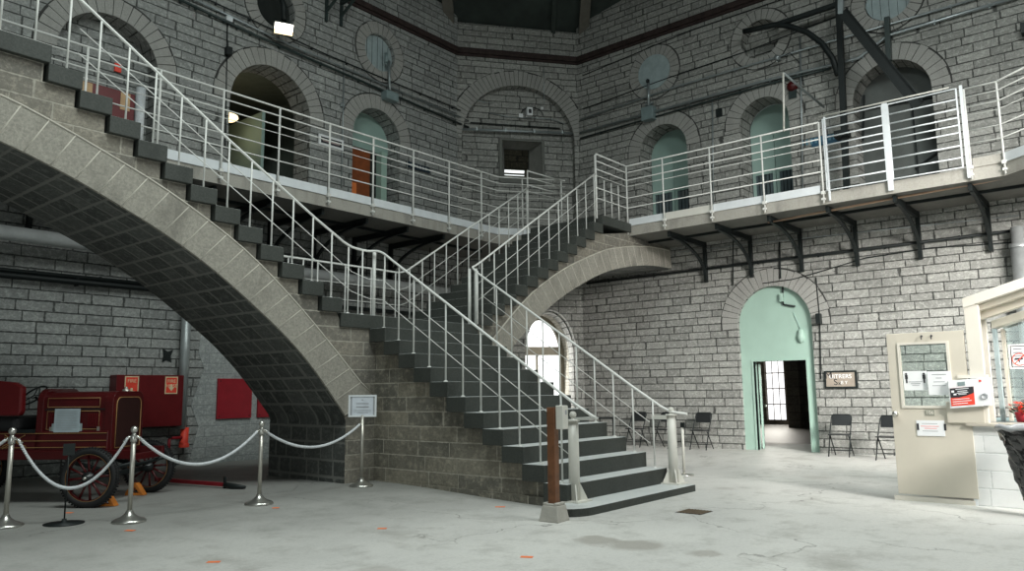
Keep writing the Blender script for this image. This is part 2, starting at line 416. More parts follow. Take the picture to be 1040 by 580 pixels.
WR = Wall((XR, 0.3), (XR, CR.y), (-1, 0))
WL = Wall((-2.5, YL), (CL.x, CL.y), (0, -1))
dC = (CL-CR).normalized(); nC = Vector((-dC.y, dC.x)); nC = nC if nC.dot(Vector((-1, -1))) > 0 else -nC
WC = Wall((CR.x, CR.y), (CL.x, CL.y), nC)
uR = lambda y: y-.3
uL = lambda x: x+2.5

# ---- right wall
up_arch_R = [(9.2, .68), (6.5, .60), (3.70, .78)]
holesR = [arch_loop(uR(y), hw, GF, 7.62 if hw > .65 else 7.72) for y, hw in up_arch_R]
holesR += [circ(uR(9.37), 9.80, .47), circ(uR(6.47), 9.80, .48), circ(uR(3.62), 9.80, .47)]
holesR.append(arch_loop(uR(6.55), .86, -.02, 2.90))
struct(WR.mesh('wall_right', -.2, WT+2.5, holesR, M['wall']))
tn = 0
def trim(o):
    global tn
    tn += 1; o.name = 'trim_%d' % tn; struct(o); return o
for (y, hw) in up_arch_R:
    trim(WR.ring('arch', uR(y), 7.62 if hw > .65 else 7.72, hw, hw+.36, math.radians(-2), math.radians(182), 19 if hw > .65 else 17))
for y in (9.37, 6.47, 3.62):
    trim(WR.ring('ring', uR(y), 9.80, .48, .74, 0, 2*PI, 26, gap=.014))
trim(WR.ring('door_arch', uR(6.55), 2.90, .86, 1.26, math.radians(-5), math.radians(185), 25))

# ---- left wall
up_arch_L = [(5.35, .88, 7.45), (8.70, .98, 7.48), (11.62, .74, 7.6)]
holesL = [arch_loop(uL(x), hw, GF, zs) for x, hw, zs in up_arch_L]
holesL += [circ(uL(8.72), 9.85, .47), circ(uL(11.67), 9.82, .48), circ(uL(5.5), 9.85, .47)]
struct(WL.mesh('wall_left', -.2, WT+2.5, holesL, M['wall_left']))
for (x, hw, zs) in up_arch_L:
    trim(WL.ring('arch', uL(x), zs, hw, hw+.36, math.radians(-2), math.radians(182), int(hw*26)))
for x in (8.72, 11.67):
    trim(WL.ring('ring', uL(x), 9.84, .48, .76, 0, 2*PI, 26, gap=.014))

# ---- short back wall with its blind arch
LC = WC.len; cu = LC/2
hC = [arch_loop(cu, LC/2-.12, GF-.3, 8.35)]
hC.append(arch_loop(.92, .72, .15, 2.35, rise=1.25))
struct(WC.mesh('wall_back', -.2, WT, hC, M['wall'], d1=.32))
rec = [arch_loop(1.62, .62, 7.30, 8.40, rise=.02)]
rec.append(arch_loop(.92, .70, .17, 2.33, rise=1.22))
struct(WC.mesh('wall_back_recess', -.1, 10.6, rec, M['wall'], d0=.22, d1=.75))
trim(WC.ring('blind_arch', cu, 8.35, LC/2-.12, LC/2+.30, math.radians(4), math.radians(176), 44, gap=.014))
bpy.data.objects['wall_back_recess'].name = 'wall_niche'
# wall above the cornice on the right and left is already part of wall_right / wall_left

# ---- iron cornice band round the room
b = MB()
pth = [WL.at(0, CORN, -.0), Vector((CL.x, CL.y, CORN)), Vector((CR.x, CR.y, CORN)), WR.at(0, CORN)]
for a, c, n in ((pth[0], pth[1], WL.n), (pth[1], pth[2], WC.n), (pth[2], pth[3], WR.n)):
    b.beam(a+n*.05, c+n*.05, .12, .12)
    b.beam(a+n*.02, c+n*.02, .06, .24)
trim(b.build('band', M['cornice']))

# ---- dome: dark boarded panels rising from the back wall, with ribs
b = MB()
apex = Vector((8.7, 5.5, 19.5)); ring0 = [Vector((-2.5, 14, WT+2.4)), Vector((CL.x, CL.y, WT)), Vector((CR.x, CR.y, WT)), Vector((XR, -3, WT+2.4))]
ring0 = [Vector((-2.5, YL+.3, WT+2.0)), Vector((CL.x, CL.y+.3, WT)), Vector((CR.x+.3, CR.y, WT)), Vector((XR+.3, .3, WT+2.0))]
tp = [Vector((4.5, 9.0, 16.5)), Vector((8.2, 9.2, 16.5)), Vector((12.0, 7.2, 16.5)), Vector((12.4, 3.0, 16.5))]
for i in range(3):
    q = [b.bm.verts.new(p) for p in (ring0[i], ring0[i+1], tp[i+1], tp[i])]; b.bm.faces.new(q)
    q = [b.bm.verts.new(p+Vector((0, 0, .2))) for p in (ring0[i], ring0[i+1], tp[i+1], tp[i])]; b.bm.faces.new(q)
b.bm.faces.new([b.bm.verts.new(p) for p in tp])
struct(b.build('ceiling', M['ceil'], recalc=False))
def lerp(a, c, t): return a+(c-a)*t
for i in (1, 2):
    b = MB(); b.beam(ring0[i]+Vector((-.1, -.1, -.08)), tp[i]+Vector((0, 0, -.1)), .28, .22); trim(b.build('rib', M['rib']))
b = MB(); q0 = lerp(ring0[1], ring0[2], .77); q1 = lerp(tp[1], tp[2], .77); b.beam(q0+Vector((-.1, -.1, -.05)), q1+Vector((0, 0, -.1)), .12, .1); trim(b.build('rib', M['ceil']))
# ------------------------------------------------------------------ staircase
RIS = .2075
def zn(n): return .09+(n-1)*RIS
YF, YB = 9.05, 11.10                # front and back planes of the two upper flights
ZL = zn(13)
stair = tag(empty('stone_staircase', (8.6, 5.2, 0)), 'large stone staircase with dark slate steps and two arched flights branching from a landing', 'staircase')
def sp(mb, name, mats, **k):
    o = mb.build(name, mats, **k); o.parent = stair; o.matrix_parent_inverse = Matrix.Translation((-8.6, -5.2, 0)); return o
def ny(n): return 5.0 if n == 1 else 5.42 if n == 2 else 5.75+(n-3)*.331
XS0, XS1 = 7.45, 9.88
# bottom step, rounded nosing at its left
b = MB(); pts = [(9.90, 5.0), (9.90, 5.5), (7.1, 5.5), (6.98, 5.38)]
for k in range(9):
    a = PI+PI/2*k/8; pts.append((7.36+.36*math.cos(a), 5.34+.34*math.sin(a)))
b.prism(pts, lambda u, v, d: Vector((u, v, d)), -.03, .09, mi=0, back=0)
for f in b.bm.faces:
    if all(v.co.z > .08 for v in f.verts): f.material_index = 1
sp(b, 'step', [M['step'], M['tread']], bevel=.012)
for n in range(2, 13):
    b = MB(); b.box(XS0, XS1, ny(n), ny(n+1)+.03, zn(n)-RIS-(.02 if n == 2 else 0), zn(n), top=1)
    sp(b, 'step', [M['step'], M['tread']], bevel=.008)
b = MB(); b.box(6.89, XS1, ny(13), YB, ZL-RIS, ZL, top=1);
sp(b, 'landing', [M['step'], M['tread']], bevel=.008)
def xl(k): return 6.89-.337*(k-14)          # riser of step k on the left flight
def xr(k): return 9.88+.3395*(k-14)
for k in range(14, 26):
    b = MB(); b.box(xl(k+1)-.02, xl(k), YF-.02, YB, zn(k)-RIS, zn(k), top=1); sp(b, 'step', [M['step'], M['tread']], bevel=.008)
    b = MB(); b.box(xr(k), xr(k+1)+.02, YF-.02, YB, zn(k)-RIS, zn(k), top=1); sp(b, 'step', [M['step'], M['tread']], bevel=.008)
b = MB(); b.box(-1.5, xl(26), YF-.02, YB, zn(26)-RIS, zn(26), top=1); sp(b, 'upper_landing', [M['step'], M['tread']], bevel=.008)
b = MB(); b.prism([(xr(26), YF-.02), (15.19, YF-.02), (15.19, YB), (xr(26), YB)], lambda u, v, d: Vector((u, v, d)), zn(26)-RIS, zn(26)); sp(b, 'upper_landing', [M['step']], bevel=.008)

# lower flight wall: solid under the steps
W0, W1 = 7.58, 9.76
pl = [(5.3, -.1), (YB-.05, -.1), (YB-.05, ZL-RIS), (ny(13)+.06, ZL-RIS)]
for n in range(12, 1, -1):
    pl += [(ny(n+1)+.06, zn(n)-RIS), (ny(n)+.06, zn(n)-RIS)]
pl = [(5.3, -.1), (9.3, -.1), (9.3, ZL-RIS+.01), (ny(13)+.06, ZL-RIS+.01)]
for n in range(12, 1, -1):
    pl += [(ny(n+1)+.06, zn(n)-RIS+.01), (ny(n)+.06, zn(n)-RIS+.01)]
b = MB(); b.prism(pl[:-1], lambda u, v, d: Vector((d, u, v)), W0, W1)
sp(b, 'stair_wall', M['stair_wall'], uv=lambda co, n: (co.y+.13, co.z-.09) if abs(n.x) > .5 else (co.x, co.z-.09))
# plinth course
b = MB(); b.box(W0-.03, W0+.05, 5.5, 9.05, -.05, .11); sp(b, 'plinth', M['stair_wall'], uv=uvw)

INTR = [(7.04, .95), (7.0, 1.08), (6.55, 1.62), (6.2, 1.98), (5.8, 2.32), (5.12, 2.82), (4.6, 3.15), (4.07, 3.43), (3.6, 3.64), (3.16, 3.83), (2.52, 4.05), (1.9, 4.20), (1.2, 4.33), (.4, 4.42), (-1.5, 4.5)]
EXTR = [(7.52, 1.38), (7.28, 1.56), (6.88, 1.95), (6.55, 2.27), (6.26, 2.54), (5.8, 2.93), (5.31, 3.30), (4.7, 3.66), (4.1, 3.96), (3.53, 4.19), (3.14, 4.34), (2.52, 4.55), (1.9, 4.68), (1.2, 4.80), (.4, 4.88), (-1.5, 4.95)]
def smooth(P, m=5):
    out = []
    for i in range(len(P)-1):
        p0, p1, p2, p3 = P[max(0, i-1)], P[i], P[i+1], P[min(len(P)-1, i+2)]
        for k in range(m):
            t = k/m
            out.append(tuple(.5*((2*p1[j])+(-p0[j]+p2[j])*t+(2*p0[j]-5*p1[j]+4*p2[j]-p3[j])*t*t+(-p0[j]+3*p1[j]-3*p2[j]+p3[j])*t**3) for j in (0, 1)))
    return out+[P[-1]]
INS = smooth(INTR[1:], 3)
def resample(P, n):
    L = [0]
    for a, c in zip(P, P[1:]): L.append(L[-1]+math.hypot(c[0]-a[0], c[1]-a[1]))
    out = []
    for k in range(n+1):
        t = L[-1]*k/n; i = max(j for j in range(len(L)) if L[j] <= t+1e-9); i = min(i, len(P)-2)
        f = (t-L[i])/(L[i+1]-L[i]); out.append((P[i][0]+(P[i+1][0]-P[i][0])*f, P[i][1]+(P[i+1][1]-P[i][1])*f))
    return out, L[-1]
def arc_s(P):
    L = [0]
    for a, c in zip(P, P[1:]): L.append(L[-1]+math.hypot(c[0]-a[0], c[1]-a[1]))
    return L
def flight_body(mir, xend):
    mx = (lambda x: 16.76-x) if mir else (lambda x: x)
    yf = YF+.05
    st = []
    for k in range(14, 26):
        st += [(xl(k)-.05, zn(k)-RIS), (xl(k+1)-.05, zn(k)-RIS)]
    low = [p for p in INS if p[0] > xend]
    if mir:
        st = []
        for k in range(14, 26): st += [(16.76-xr(k)-.05, zn(k)-RIS), (16.76-xr(k+1)-.05, zn(k)-RIS)]
    top = [(7.75, -.1), (7.75, ZL-RIS), (6.94, ZL-RIS)] + st + ([(xl(26)-.05, zn(26)-RIS), (xend, zn(26)-RIS)] if not mir else [(1.58, zn(26)-RIS), (1.58, GZ-.005), (xend, GZ-.005)])
    poly = top + [(xend, low[-1][1])] + low[::-1] + [(7.04, 1.0), (7.04, -.1)]
    b = MB(); b.prism(poly, lambda u, v, d: Vector((mx(u), d, v)), yf, YB-.03)
    L = arc_s(low)
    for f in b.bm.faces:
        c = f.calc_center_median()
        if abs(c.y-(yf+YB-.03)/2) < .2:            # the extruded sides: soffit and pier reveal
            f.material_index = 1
    def uv(co, n):
        if abs(n.y) > .9: return (co.x, co.z-.09)
        x = mx(co.x); i = min(range(len(low)), key=lambda j: abs(low[j][0]-x)+abs(low[j][1]-co.z))
        if co.z < 1.0: return (co.y, co.z)
        return (co.y, 1.0+L[i])
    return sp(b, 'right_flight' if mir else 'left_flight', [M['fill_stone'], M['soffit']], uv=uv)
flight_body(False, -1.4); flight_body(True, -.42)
def voussoirs(mir, n, xend):
    """arch stones along the face, each a separate block with raised pale joints"""
    mx = (lambda x: 16.76-x) if mir else (lambda x: x)
    A = [p for p in smooth(INTR[1:], 4)]; B = [p for p in smooth(EXTR, 4)]
    A, _ = resample(A, n); B, _ = resample(B, n)
    b = MB(); yf = YF+.05
    for k in range(n):
        if A[k+1][0] < xend: break
        poly = [A[k], B[k], B[k+1], A[k+1]]
        cx = sum(p[0] for p in poly)/4; cz = sum(p[1] for p in poly)/4
        q = [(cx+(p[0]-cx)*.985, cz+(p[1]-cz)*.985) for p in poly]
        b.prism(q, lambda u, v, d: Vector((mx(u), d, v)), yf-.035, yf+.02)
    sp(b, 'arch_stones', M['arch_stone'], bevel=.004)
    b = MB()
    for k in range(n+1):
        if A[k][0] < xend: break
        b.tube([Vector((mx(A[k][0]), yf-.028, A[k][1])), Vector((mx(B[k][0]), yf-.028, B[k][1]))], .014, 4)
    pts = [Vector((mx(p[0]), yf-.03, p[1])) for p in B if p[0] > xend]
    b.tube(pts, .016, 5)
    sp(b, 'arch_joint', M['arch_joint'])
voussoirs(False, 34, -1.4); voussoirs(True, 34, -.40)

# ------------------------------------------------------------------ gallery
EX, EY = 15.2, 12.0
GK = Vector((13.80, 12.0)); GK2 = Vector((15.2, 10.92))
GR1 = Vector((15.2, 1.58)); GR2 = Vector((14.2, .40))
def gal(name, label, inner, outer, edge):
    """inner: the free edge polyline, outer: points along the wall"""
    root = tag(empty(name, (inner[0].x, inner[0].y, GZ)), label, 'gallery walkway')
    def add(mb, nme, mats, **k):
        o = mb.build(nme, mats, **k); o.parent = root; o.matrix_parent_inverse = Matrix.Translation((-inner[0].x, -inner[0].y, -GZ)); return o
    poly = [tuple(p) for p in inner]+[tuple(p) for p in outer]
    b = MB(); b.prism(poly, lambda u, v, d: Vector((u, v, d)), GZ, GZ+.235, mi=0)
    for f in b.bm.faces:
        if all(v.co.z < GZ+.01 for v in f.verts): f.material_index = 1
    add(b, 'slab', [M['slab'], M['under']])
    return root, add
def kick(add, a, c, mat, nrm):
    a, c = Vector((a[0], a[1], 0)), Vector((c[0], c[1], 0)); b = MB()
    n = Vector((nrm[0], nrm[1], 0)).normalized()
    b.beam(a+n*.012+Vector((0, 0, 5.315)), c+n*.012+Vector((0, 0, 5.315)), .02, .165); add(b, 'kick_plate', mat)
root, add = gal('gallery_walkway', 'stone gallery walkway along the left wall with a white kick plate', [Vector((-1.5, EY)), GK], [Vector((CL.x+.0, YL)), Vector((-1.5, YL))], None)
PLX = [4.25, 5.37, 6.48, 7.60, 8.73, 9.83, 10.95, 12.06, 13.16]
xs = [-1.5]+PLX+[13.8]
for a, c in zip(xs, xs[1:]): kick(add, (a+.02, EY), (c-.02, EY), M['white'], (0, -1))
for z, o_ in ((GZ-.03, .9),): 
    b = MB(); b.beam((-1.5, EY+o_, z), (14.2, EY+o_, z), .05, .06); add(b, 'joist', M['iron'])
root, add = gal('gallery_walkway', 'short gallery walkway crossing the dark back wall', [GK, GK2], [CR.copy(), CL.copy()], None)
kick(add, GK, GK2, M['white'], nC)
root, add = gal('gallery_walkway', 'gallery walkway along the right wall with white and tan kick plates', [GK2, GR1, GR2], [Vector((16.2, -.4)), Vector((XR, .6)), CR.copy()], None)
PRY = [9.10, 8.14, 6.98, 5.81, 4.58, 3.39, 2.15]
ys = [9.1, 8.14, 6.98, 5.81, 4.66]
for i, (a, c) in enumerate(zip(ys, ys[1:])): kick(add, (EX, a-.02), (EX, c+.02), M['tan_panel'] if i == 9 else M['offwhite'] if i == 1 else M['white'], (-1, 0))
kick(add, (EX, 2.05), (EX, 1.6), M['slab'], (-1, 0)); kick(add, GR1, GR2, M['white'], (-1, .8))
b = MB(); b.beam((EX+.9, 10.5, GZ-.03), (EX+.9, .8, GZ-.03), .05, .06); add(b, 'joist', M['iron'])

# gallery railing
RZ = [(6.68, .019), (6.52, .014), (6.33, .014), (6.18, .007), (5.90, .0125), (5.66, .0125)]
def railing(name, label, path, posts, off, zr=RZ, z_post=5.02):
    root = tag(empty(name, (path[0][0], path[0][1], 5.0)), label, 'railing'); inv = Matrix.Translation((-path[0][0], -path[0][1], -5.0))
    for z, r in zr:
        b = MB(); b.tube([Vector((p[0], p[1], z)) for p in path], r, 8); o = b.build('rail', M['rail'], parent=root); o.matrix_parent_inverse = inv
    for x, y in posts:
        b = MB(); b.tube([(x, y, z_post), (x, y, 6.68)], .019, 8); b.box(x-.035, x+.035, y-.035, y+.035, 5.2, 5.26); b.box(x-.035, x+.035, y-.035, y+.035, 5.08, 5.12)
        o = b.build('post', M['rail'], parent=root); o.matrix_parent_inverse = inv
    return root, inv
railing('gallery_railing', 'white pipe railing with six rails along the left gallery', [(-1.5, EY-.05), (13.78, EY-.05), (15.16, 10.90)], [(x, EY-.05) for x in PLX]+[(14.3, 11.60)], 0)
E2 = EX-.05
path = [(13.86, 9.1), (E2, 9.1), (E2, 4.62)]
railing('gallery_railing', 'white pipe railing from the head of the right flight along the right gallery', path, [(E2, y) for y in (9.1, 8.14, 6.98, 5.81, 4.62)], 0)
railing('gallery_railing', 'white pipe railing turning past the right edge of the photo', [(E2, 2.06), (E2, 1.58), (14.15, .38)], [(E2, 2.08), (E2, 1.58), (14.2, .42)], 0)
# short rail behind the right flight head
b = None
railing('gallery_railing', 'short white railing at the far side of the right flight head', [(13.86, 11.08), (15.10, 10.98)], [(13.86, 11.08), (15.10, 10.98)], 0, zr=RZ[:4], z_post=5.25)
# framed gate panels
gp = tag(empty('railing_gate', (E2, 3.39, 5.2)), 'pair of white framed rail panels with flat posts in front of the widest right arch', 'railing'); inv = Matrix.Translation((-E2, -3.39, -5.2))
for y0, y1 in ((4.54, 3.44), (3.34, 2.2)):
    b = MB()
    b.tube([(E2, y0, 5.26), (E2, y0, 6.72), (E2, y1, 6.72), (E2, y1, 5.26)], .02, 8, closed=True); o = b.build('frame', M['white'], parent=gp); o.matrix_parent_inverse = inv
    for z in (5.44, 5.66, 5.90, 6.04, 6.18, 6.34, 6.52):
        b = MB(); b.tube([(E2, y0, z), (E2, y1, z)], .015, 8); o = b.build('rail', M['white'], parent=gp); o.matrix_parent_inverse = inv
for y, w_ in ((4.5, .03), (3.39, .09), (2.12, .05)):
    b = MB(); b.box(E2-.02, E2+.02, y-w_/2, y+w_/2, 5.05, 6.76); o = b.build('post', M['white'], parent=gp); o.matrix_parent_inverse = inv
b = MB(); b.tube([(E2-.03, 4.6, 6.78), (E2-.03, 2.3, 6.76)], .014, 6); o = b.build('handrail', M['offwhite'], parent=gp); o.matrix_parent_inverse = inv

# brackets
ords = ['first', 'second', 'third', 'fourth', 'fifth', 'sixth', 'seventh', 'eighth', 'ninth', 'tenth']
def bracket(o2, d, label, group, W=2.0, H=1.0):
    """o2 wall point (x,y) below the slab; d direction away from the wall"""
    root = tag(empty('iron_bracket', (o2[0], o2[1], GZ-H)), label, 'bracket', group)
    ang = math.atan2(d[1], d[0]); root.rotation_euler.z = ang
    b = MB(); b.box(0, .10, -.035, .035, 0, H); b.build('wall_plate', M['iron'], parent=root)
    b = MB(); b.box(0, W-.12, -.03, .03, H-.13, H-.01); b.build('arm', M['iron'], parent=root)
    b = MB(); pts = []
    for k in range(11):
        a = PI/2*k/10; pts.append((.06+(W-.30)*(1-math.cos(a)), 0, .08+(H-.2)*math.sin(a)))
    for p, q in zip(pts, pts[1:]): b.beam(p, q, .05, .06, up=(0, 1, 0))
    b.build('brace', M['iron'], parent=root)
for i, x in enumerate(sorted([4.25, 5.37, 6.48, 7.60, 8.73, 9.83, 10.95, 12.06], reverse=True)):
    bracket((x, YL-.0), (0, -1), 'black curved iron bracket under the left gallery, %s from the back corner' % ords[i], 'brackets under the left gallery')
for i, y in enumerate([8.14, 6.98, 5.81, 4.62, 3.39, 2.15, .95]):
    bracket((XR, y), (-1, 0), 'black curved iron bracket under the right gallery, %s from the stair' % ords[i], 'brackets under the right gallery')

# ------------------------------------------------------------------ stair railings
def stair_rail(label, top, balusters, wires, base, cap_to=None, posts=()):
    root = tag(empty('stair_railing', base), label, 'railing'); inv = Matrix.Translation([-c for c in base])
    b = MB(); b.tube(top, .018, 10); o = b.build('handrail', M['rail_pale'], parent=root); o.matrix_parent_inverse = inv
    for p, h in balusters:
        b = MB(); b.tube([p, (p[0], p[1], p[2]+h)], .0125, 8); b.lathe((p[0], p[1], p[2]), [(.03, 0), (.03, .012), (.014, .02)], 8)
        o = b.build('baluster', M['rail'], parent=root); o.matrix_parent_inverse = inv
    for p, h in posts:
        b = MB(); b.tube([p, (p[0], p[1], p[2]+h)], .028, 8); o = b.build('post', M['rail'], parent=root); o.matrix_parent_inverse = inv
    for wr in wires:
        b = MB(); b.tube(wr, .0065, 6); o = b.build('wire', M['rail'], parent=root); o.matrix_parent_inverse = inv
    return root, inv
RH = .92
def ht(P, x, i=0):
    """height of polyline P at coordinate i == x"""
    for a, c in zip(P, P[1:]):
        lo, hi = sorted((a[i], c[i]))
        if lo-1e-6 <= x <= hi+1e-6: return a[2]+(c[2]-a[2])*(x-a[i])/(c[i]-a[i]+1e-9)
    return P[-1][2]
yr = YF+.07; xa = XS0+.10
def curve3(P, m=5):
    out = []
    for i in range(len(P)-1):
        p0, p1, p2, p3 = P[max(0, i-1)], P[i], P[i+1], P[min(len(P)-1, i+2)]
        for k in range(m):
            t = k/m
            out.append(tuple(.5*((2*p1[j])+(-p0[j]+p2[j])*t+(2*p0[j]-5*p1[j]+4*p2[j]-p3[j])*t*t+(-p0[j]+3*p1[j]-3*p2[j]+p3[j])*t**3) for j in (0, 1, 2)))
    return out+[P[-1]]
def wire_of(P, dz, lo=0, hi=None): return [(p[0], p[1], p[2]-dz) for p in P[lo:hi]]
# A: left flight front side, curving round the landing corner and down the left side of the lower flight
left_top = [(1.2, yr, 7.17), (3.14, yr, 5.96), (5.05, yr, 4.76), (6.45, yr, 3.93), (6.95, yr, 3.66)]
cor = curve3([(6.95, yr, 3.66), (7.12, yr, 3.60), (7.40, yr, 3.58), (7.52, 9.02, 3.58), (xa, 8.90, 3.53), (xa, 8.70, 3.40)], 4)
left_low = [(xa, 8.70, 3.40), (xa, 6.67, 2.09), (xa, 5.35, 1.24), (xa, 5.10, 1.10), (xa+.02, 5.05, 1.075), (7.6, 5.2, 1.07), (7.6, 5.42, 1.06)]
top = left_top[:-1]+cor+left_low[1:]
bal = []
for k in range(14, 28):
    x = xl(k)-.15; z = zn(min(k, 26)); bal.append(((x, yr, z), ht(left_top, x)-z if k < 27 else 1.0))
for x in (7.05, 7.32): bal.append(((x, yr, ZL), 3.59-ZL))
for n in range(2, 13):
    y = ny(n)+.14; z = zn(n); bal.append(((xa, y, z), ht(cor[-5:]+left_low[1:3], y, 1)-z))
LW = [(3.14, yr, 5.96), (6.95, yr, 3.66), (7.12, yr, 3.56), (7.45, yr, 3.48), (xa, 8.90, 3.45), (xa, 5.45, 1.28)]
stair_rail('pale handrail with thin balusters on the near side of the left flight and lower flight', top, bal,
           [wire_of(LW, .34), wire_of(LW, .64)], (7.55, 9.1, ZL), posts=[((xa, yr, ZL), 1.0)])
# B: right side of the lower flight and front of the right flight
xb = 9.78
low = [(xb, 9.0, 3.50), (xb, 7.58, 2.57), (xb, 5.9, 1.46), (xb+.02, 5.45, 1.17), (9.82, 5.30, 1.09), (9.84, 5.05, 1.06)]
hi = curve3([(xb, 9.0, 3.50), (xb, 9.10, 3.60), (9.86, yr, 3.64), (10.0, yr, 3.72)], 4)
right_top = [(10.0, yr, 3.72), (11.85, yr, 4.93), (13.84, yr, 6.22)]
bal = []
for n in range(2, 13):
    y = ny(n)+.14; z = zn(n); bal.append(((xb, y, z), ht(low[:4], y, 1)-z))
for k in range(14, 26):
    x = xr(k)+.17; z = zn(k); bal.append(((x, yr, z), ht(right_top, x)-z))
RW = [(9.9, yr, 3.64), (13.84, yr, 6.22)]; RL = [(xb, 8.9, 3.43), (xb, 5.62, 1.28)]
stair_rail('pale handrail up the right side of the lower flight and near side of right flight', low[::-1]+hi[1:]+right_top[1:], bal,
           [wire_of(RW, .34), wire_of(RW, .64), wire_of(RL, .34), wire_of(RL, .64)], (xb, 9.1, ZL),
           posts=[((xb, 9.0, ZL), .95), ((xb+.04, 9.06, ZL), 1.0), ((xb-.02, 9.16, ZL), 1.0), ((13.86, yr, 5.2), 1.46)])
# C: back of the left flight, the landing and the right flight
yb = YB-.05
Bt = [(1.2, yb, 7.17)]+[(3.14, yb, 5.96), (6.45, yb, 3.93)]+curve3([(6.6, yb, 3.85), (6.9, yb, 3.72), (7.4, yb, 3.71), (9.3, yb, 3.72), (9.76, yb, 3.72), (10.0, yb, 3.80)], 3)+[(12.53, yb, 5.42), (13.86, yb, 6.27)]
bal = []
for k in range(14, 27): x = xl(k)-.15; z = zn(min(26, k)); bal.append(((x, yb, z), ht(Bt, x)-z))
for k in range(10): x = 6.98+.30*k; bal.append(((x, yb, ZL), ht(Bt, x)-ZL))
for k in range(14, 26): x = xr(k)+.17; z = zn(k); bal.append(((x, yb, z), ht(Bt, x)-z))
stair_rail('pale handrail along the far side of both upper flights and behind the landing', Bt, bal, [wire_of(Bt, .34), wire_of(Bt, .64)], (8.4, yb, ZL))
# D: balusters of the landing head by the right gallery
root = tag(empty('landing_balusters', (14.2, 9.12, GF)), 'three thin balusters standing on the curved slab at the head of the right flight', 'balusters')
for x in (14.2, 14.5, 14.8): 
    b = MB(); b.tube([(x-14.2, 0, -.02), (x-14.2, 0, .85)], .014, 8); b.build('baluster', M['rail'], parent=root)
# newels
def newel(x, y, label):
    root = tag(empty('newel_post', (x, y, .09)), label, 'post')
    b = MB(); b.lathe((0, 0, 0), [(.0, .0), (.068, .0), (.066, .5), (.062, .94), (0, .94)], 24); b.build('shaft', M['offwhite'], parent=root)
    b = MB(); b.lathe((0, 0, 0), [(0, 0), (.17, 0), (.17, .012), (.0, .012)], 24)
    b.box(-.15, .15, -.15, .15, 0, .018); b.build('base_plate', M['offwhite'], parent=root)
    for k in range(4):
        a = PI/4+PI/2*k; c, s_ = math.cos(a), math.sin(a)
        b = MB(); b.prism([(.05, .01), (.155, .01), (.155, .03), (.075, .2), (.05, .2)], lambda u, v, d: Vector((u*c-d*s_, u*s_+d*c, v)), -.008, .008); b.build('gusset', M['offwhite'], parent=root)
    b = MB(); b.lathe((0, 0, 0), [(0, .94), (.08, .94), (.08, .965), (.03, .97), (.025, .985)]+[(.043*math.sin(t), 1.022-.043*math.cos(t)) for t in [PI*(.2+.8*k/8) for k in range(9)]], 20); b.build('ball_cap', M['offwhite'], parent=root)
newel(7.60, 5.42, 'cream newel post with ball cap at the stair foot behind the brown post')
newel(9.84, 5.30, 'cream iron newel post with ball cap at the right foot of the stair')
# ------------------------------------------------------------------ behind the openings
def part(mb, name, mats, root, **k):
    """mesh given in world coordinates, parented to a thing"""
    o = mb.build(name, mats, **k); o.parent = root
    o.matrix_parent_inverse = (Matrix.Translation(root.location) @ Matrix.Rotation(root.rotation_euler.z, 4, 'Z')).inverted(); return o
def ptext(body, size, mat, root, name, mw, **k):
    o = text(body, size, mat, root, name, mw, **k)
    o.matrix_parent_inverse = (Matrix.Translation(root.location) @ Matrix.Rotation(root.rotation_euler.z, 4, 'Z')).inverted(); return o
def wall_text_matrix(wl, u, z, depth, flip=False):
    """text lying on a wall, readable from the room"""
    right = wl.d if wl.d.dot(_r0) > 0 else -wl.d
    p = wl.at(u, z, depth)
    n = wl.n
    return Matrix(((right.x, 0, n.x, p.x), (right.y, 0, n.y, p.y), (0, 1, 0, p.z), (0, 0, 0, 1)))

# upper doors of the right wall
def leaf_door(u, hw, depth, zs, label, n):
    root = empty('door_%d' % n, WR.at(u, GF, depth)); root['kind'] = 'structure'; root['label'] = label
    b = MB(); b.prism(arch_loop(u, hw, GF, zs), WR.at, depth+.05, depth+.1); part(b, 'tympanum', M['mint_dark'], root)
    for s in (-1, 1):
        a, c = (u-hw+.02, u-.01) if s < 0 else (u+.01, u+hw-.02)
        win = [(a+.07, GF+.78), (c-.07, GF+.78), (c-.07, GF+1.32), (a+.07, GF+1.32)]
        b = MB(); b.prism([(a, GF), (c, GF), (c, zs-.1), (a, zs-.1)], WR.at, depth, depth+.05, holes=[win]); part(b, 'leaf', M['mint_dark'], root)
        b = MB(); b.prism(win, WR.at, depth+.03, depth+.035); part(b, 'pane', M['glass_dark'], root)
        b = MB()
        for k in range(1, 5):
            uu = win[0][0]+(win[1][0]-win[0][0])*k/5; b.tube([WR.at(uu, GF+.78, depth+.01), WR.at(uu, GF+1.32, depth+.01)], .009, 6)
        part(b, 'bars', M['iron'], root)
leaf_door(uR(9.2), .68, .55, 7.62, 'pale green double door with barred windows in the right arch nearest the stair head', 1)
leaf_door(uR(6.5), .60, .6, 7.72, 'pale green double door with barred windows in the middle right arch', 2)
b = MB(); b.prism(arch_loop(uR(3.7), .78, GF, 7.62), WR.at, .5, .58)
o = struct(b.build('door_3', M['grey_disc'])); o.data.materials[0] = plain('dark_grey_door', (.10, .11, .105), .6)
b = MB(); a0, c0 = uR(3.7)-.75, uR(3.7)+.75
b.beam(WR.at(a0, 7.55, .47), WR.at(c0, 7.62, .47), .05, .05); b.beam(WR.at(a0, 6.35, .47), WR.at(a0+.5, 6.05, .47), .04, .03); b.beam(WR.at(a0+.45, GF, .47), WR.at(a0+.45, 7.5, .47), .03, .03); b.beam(WR.at(c0-.1, 7.95, .47), WR.at(c0, 6.9, .47), .03, .03)
part(b, 'frame_bars', M['iron'], o)
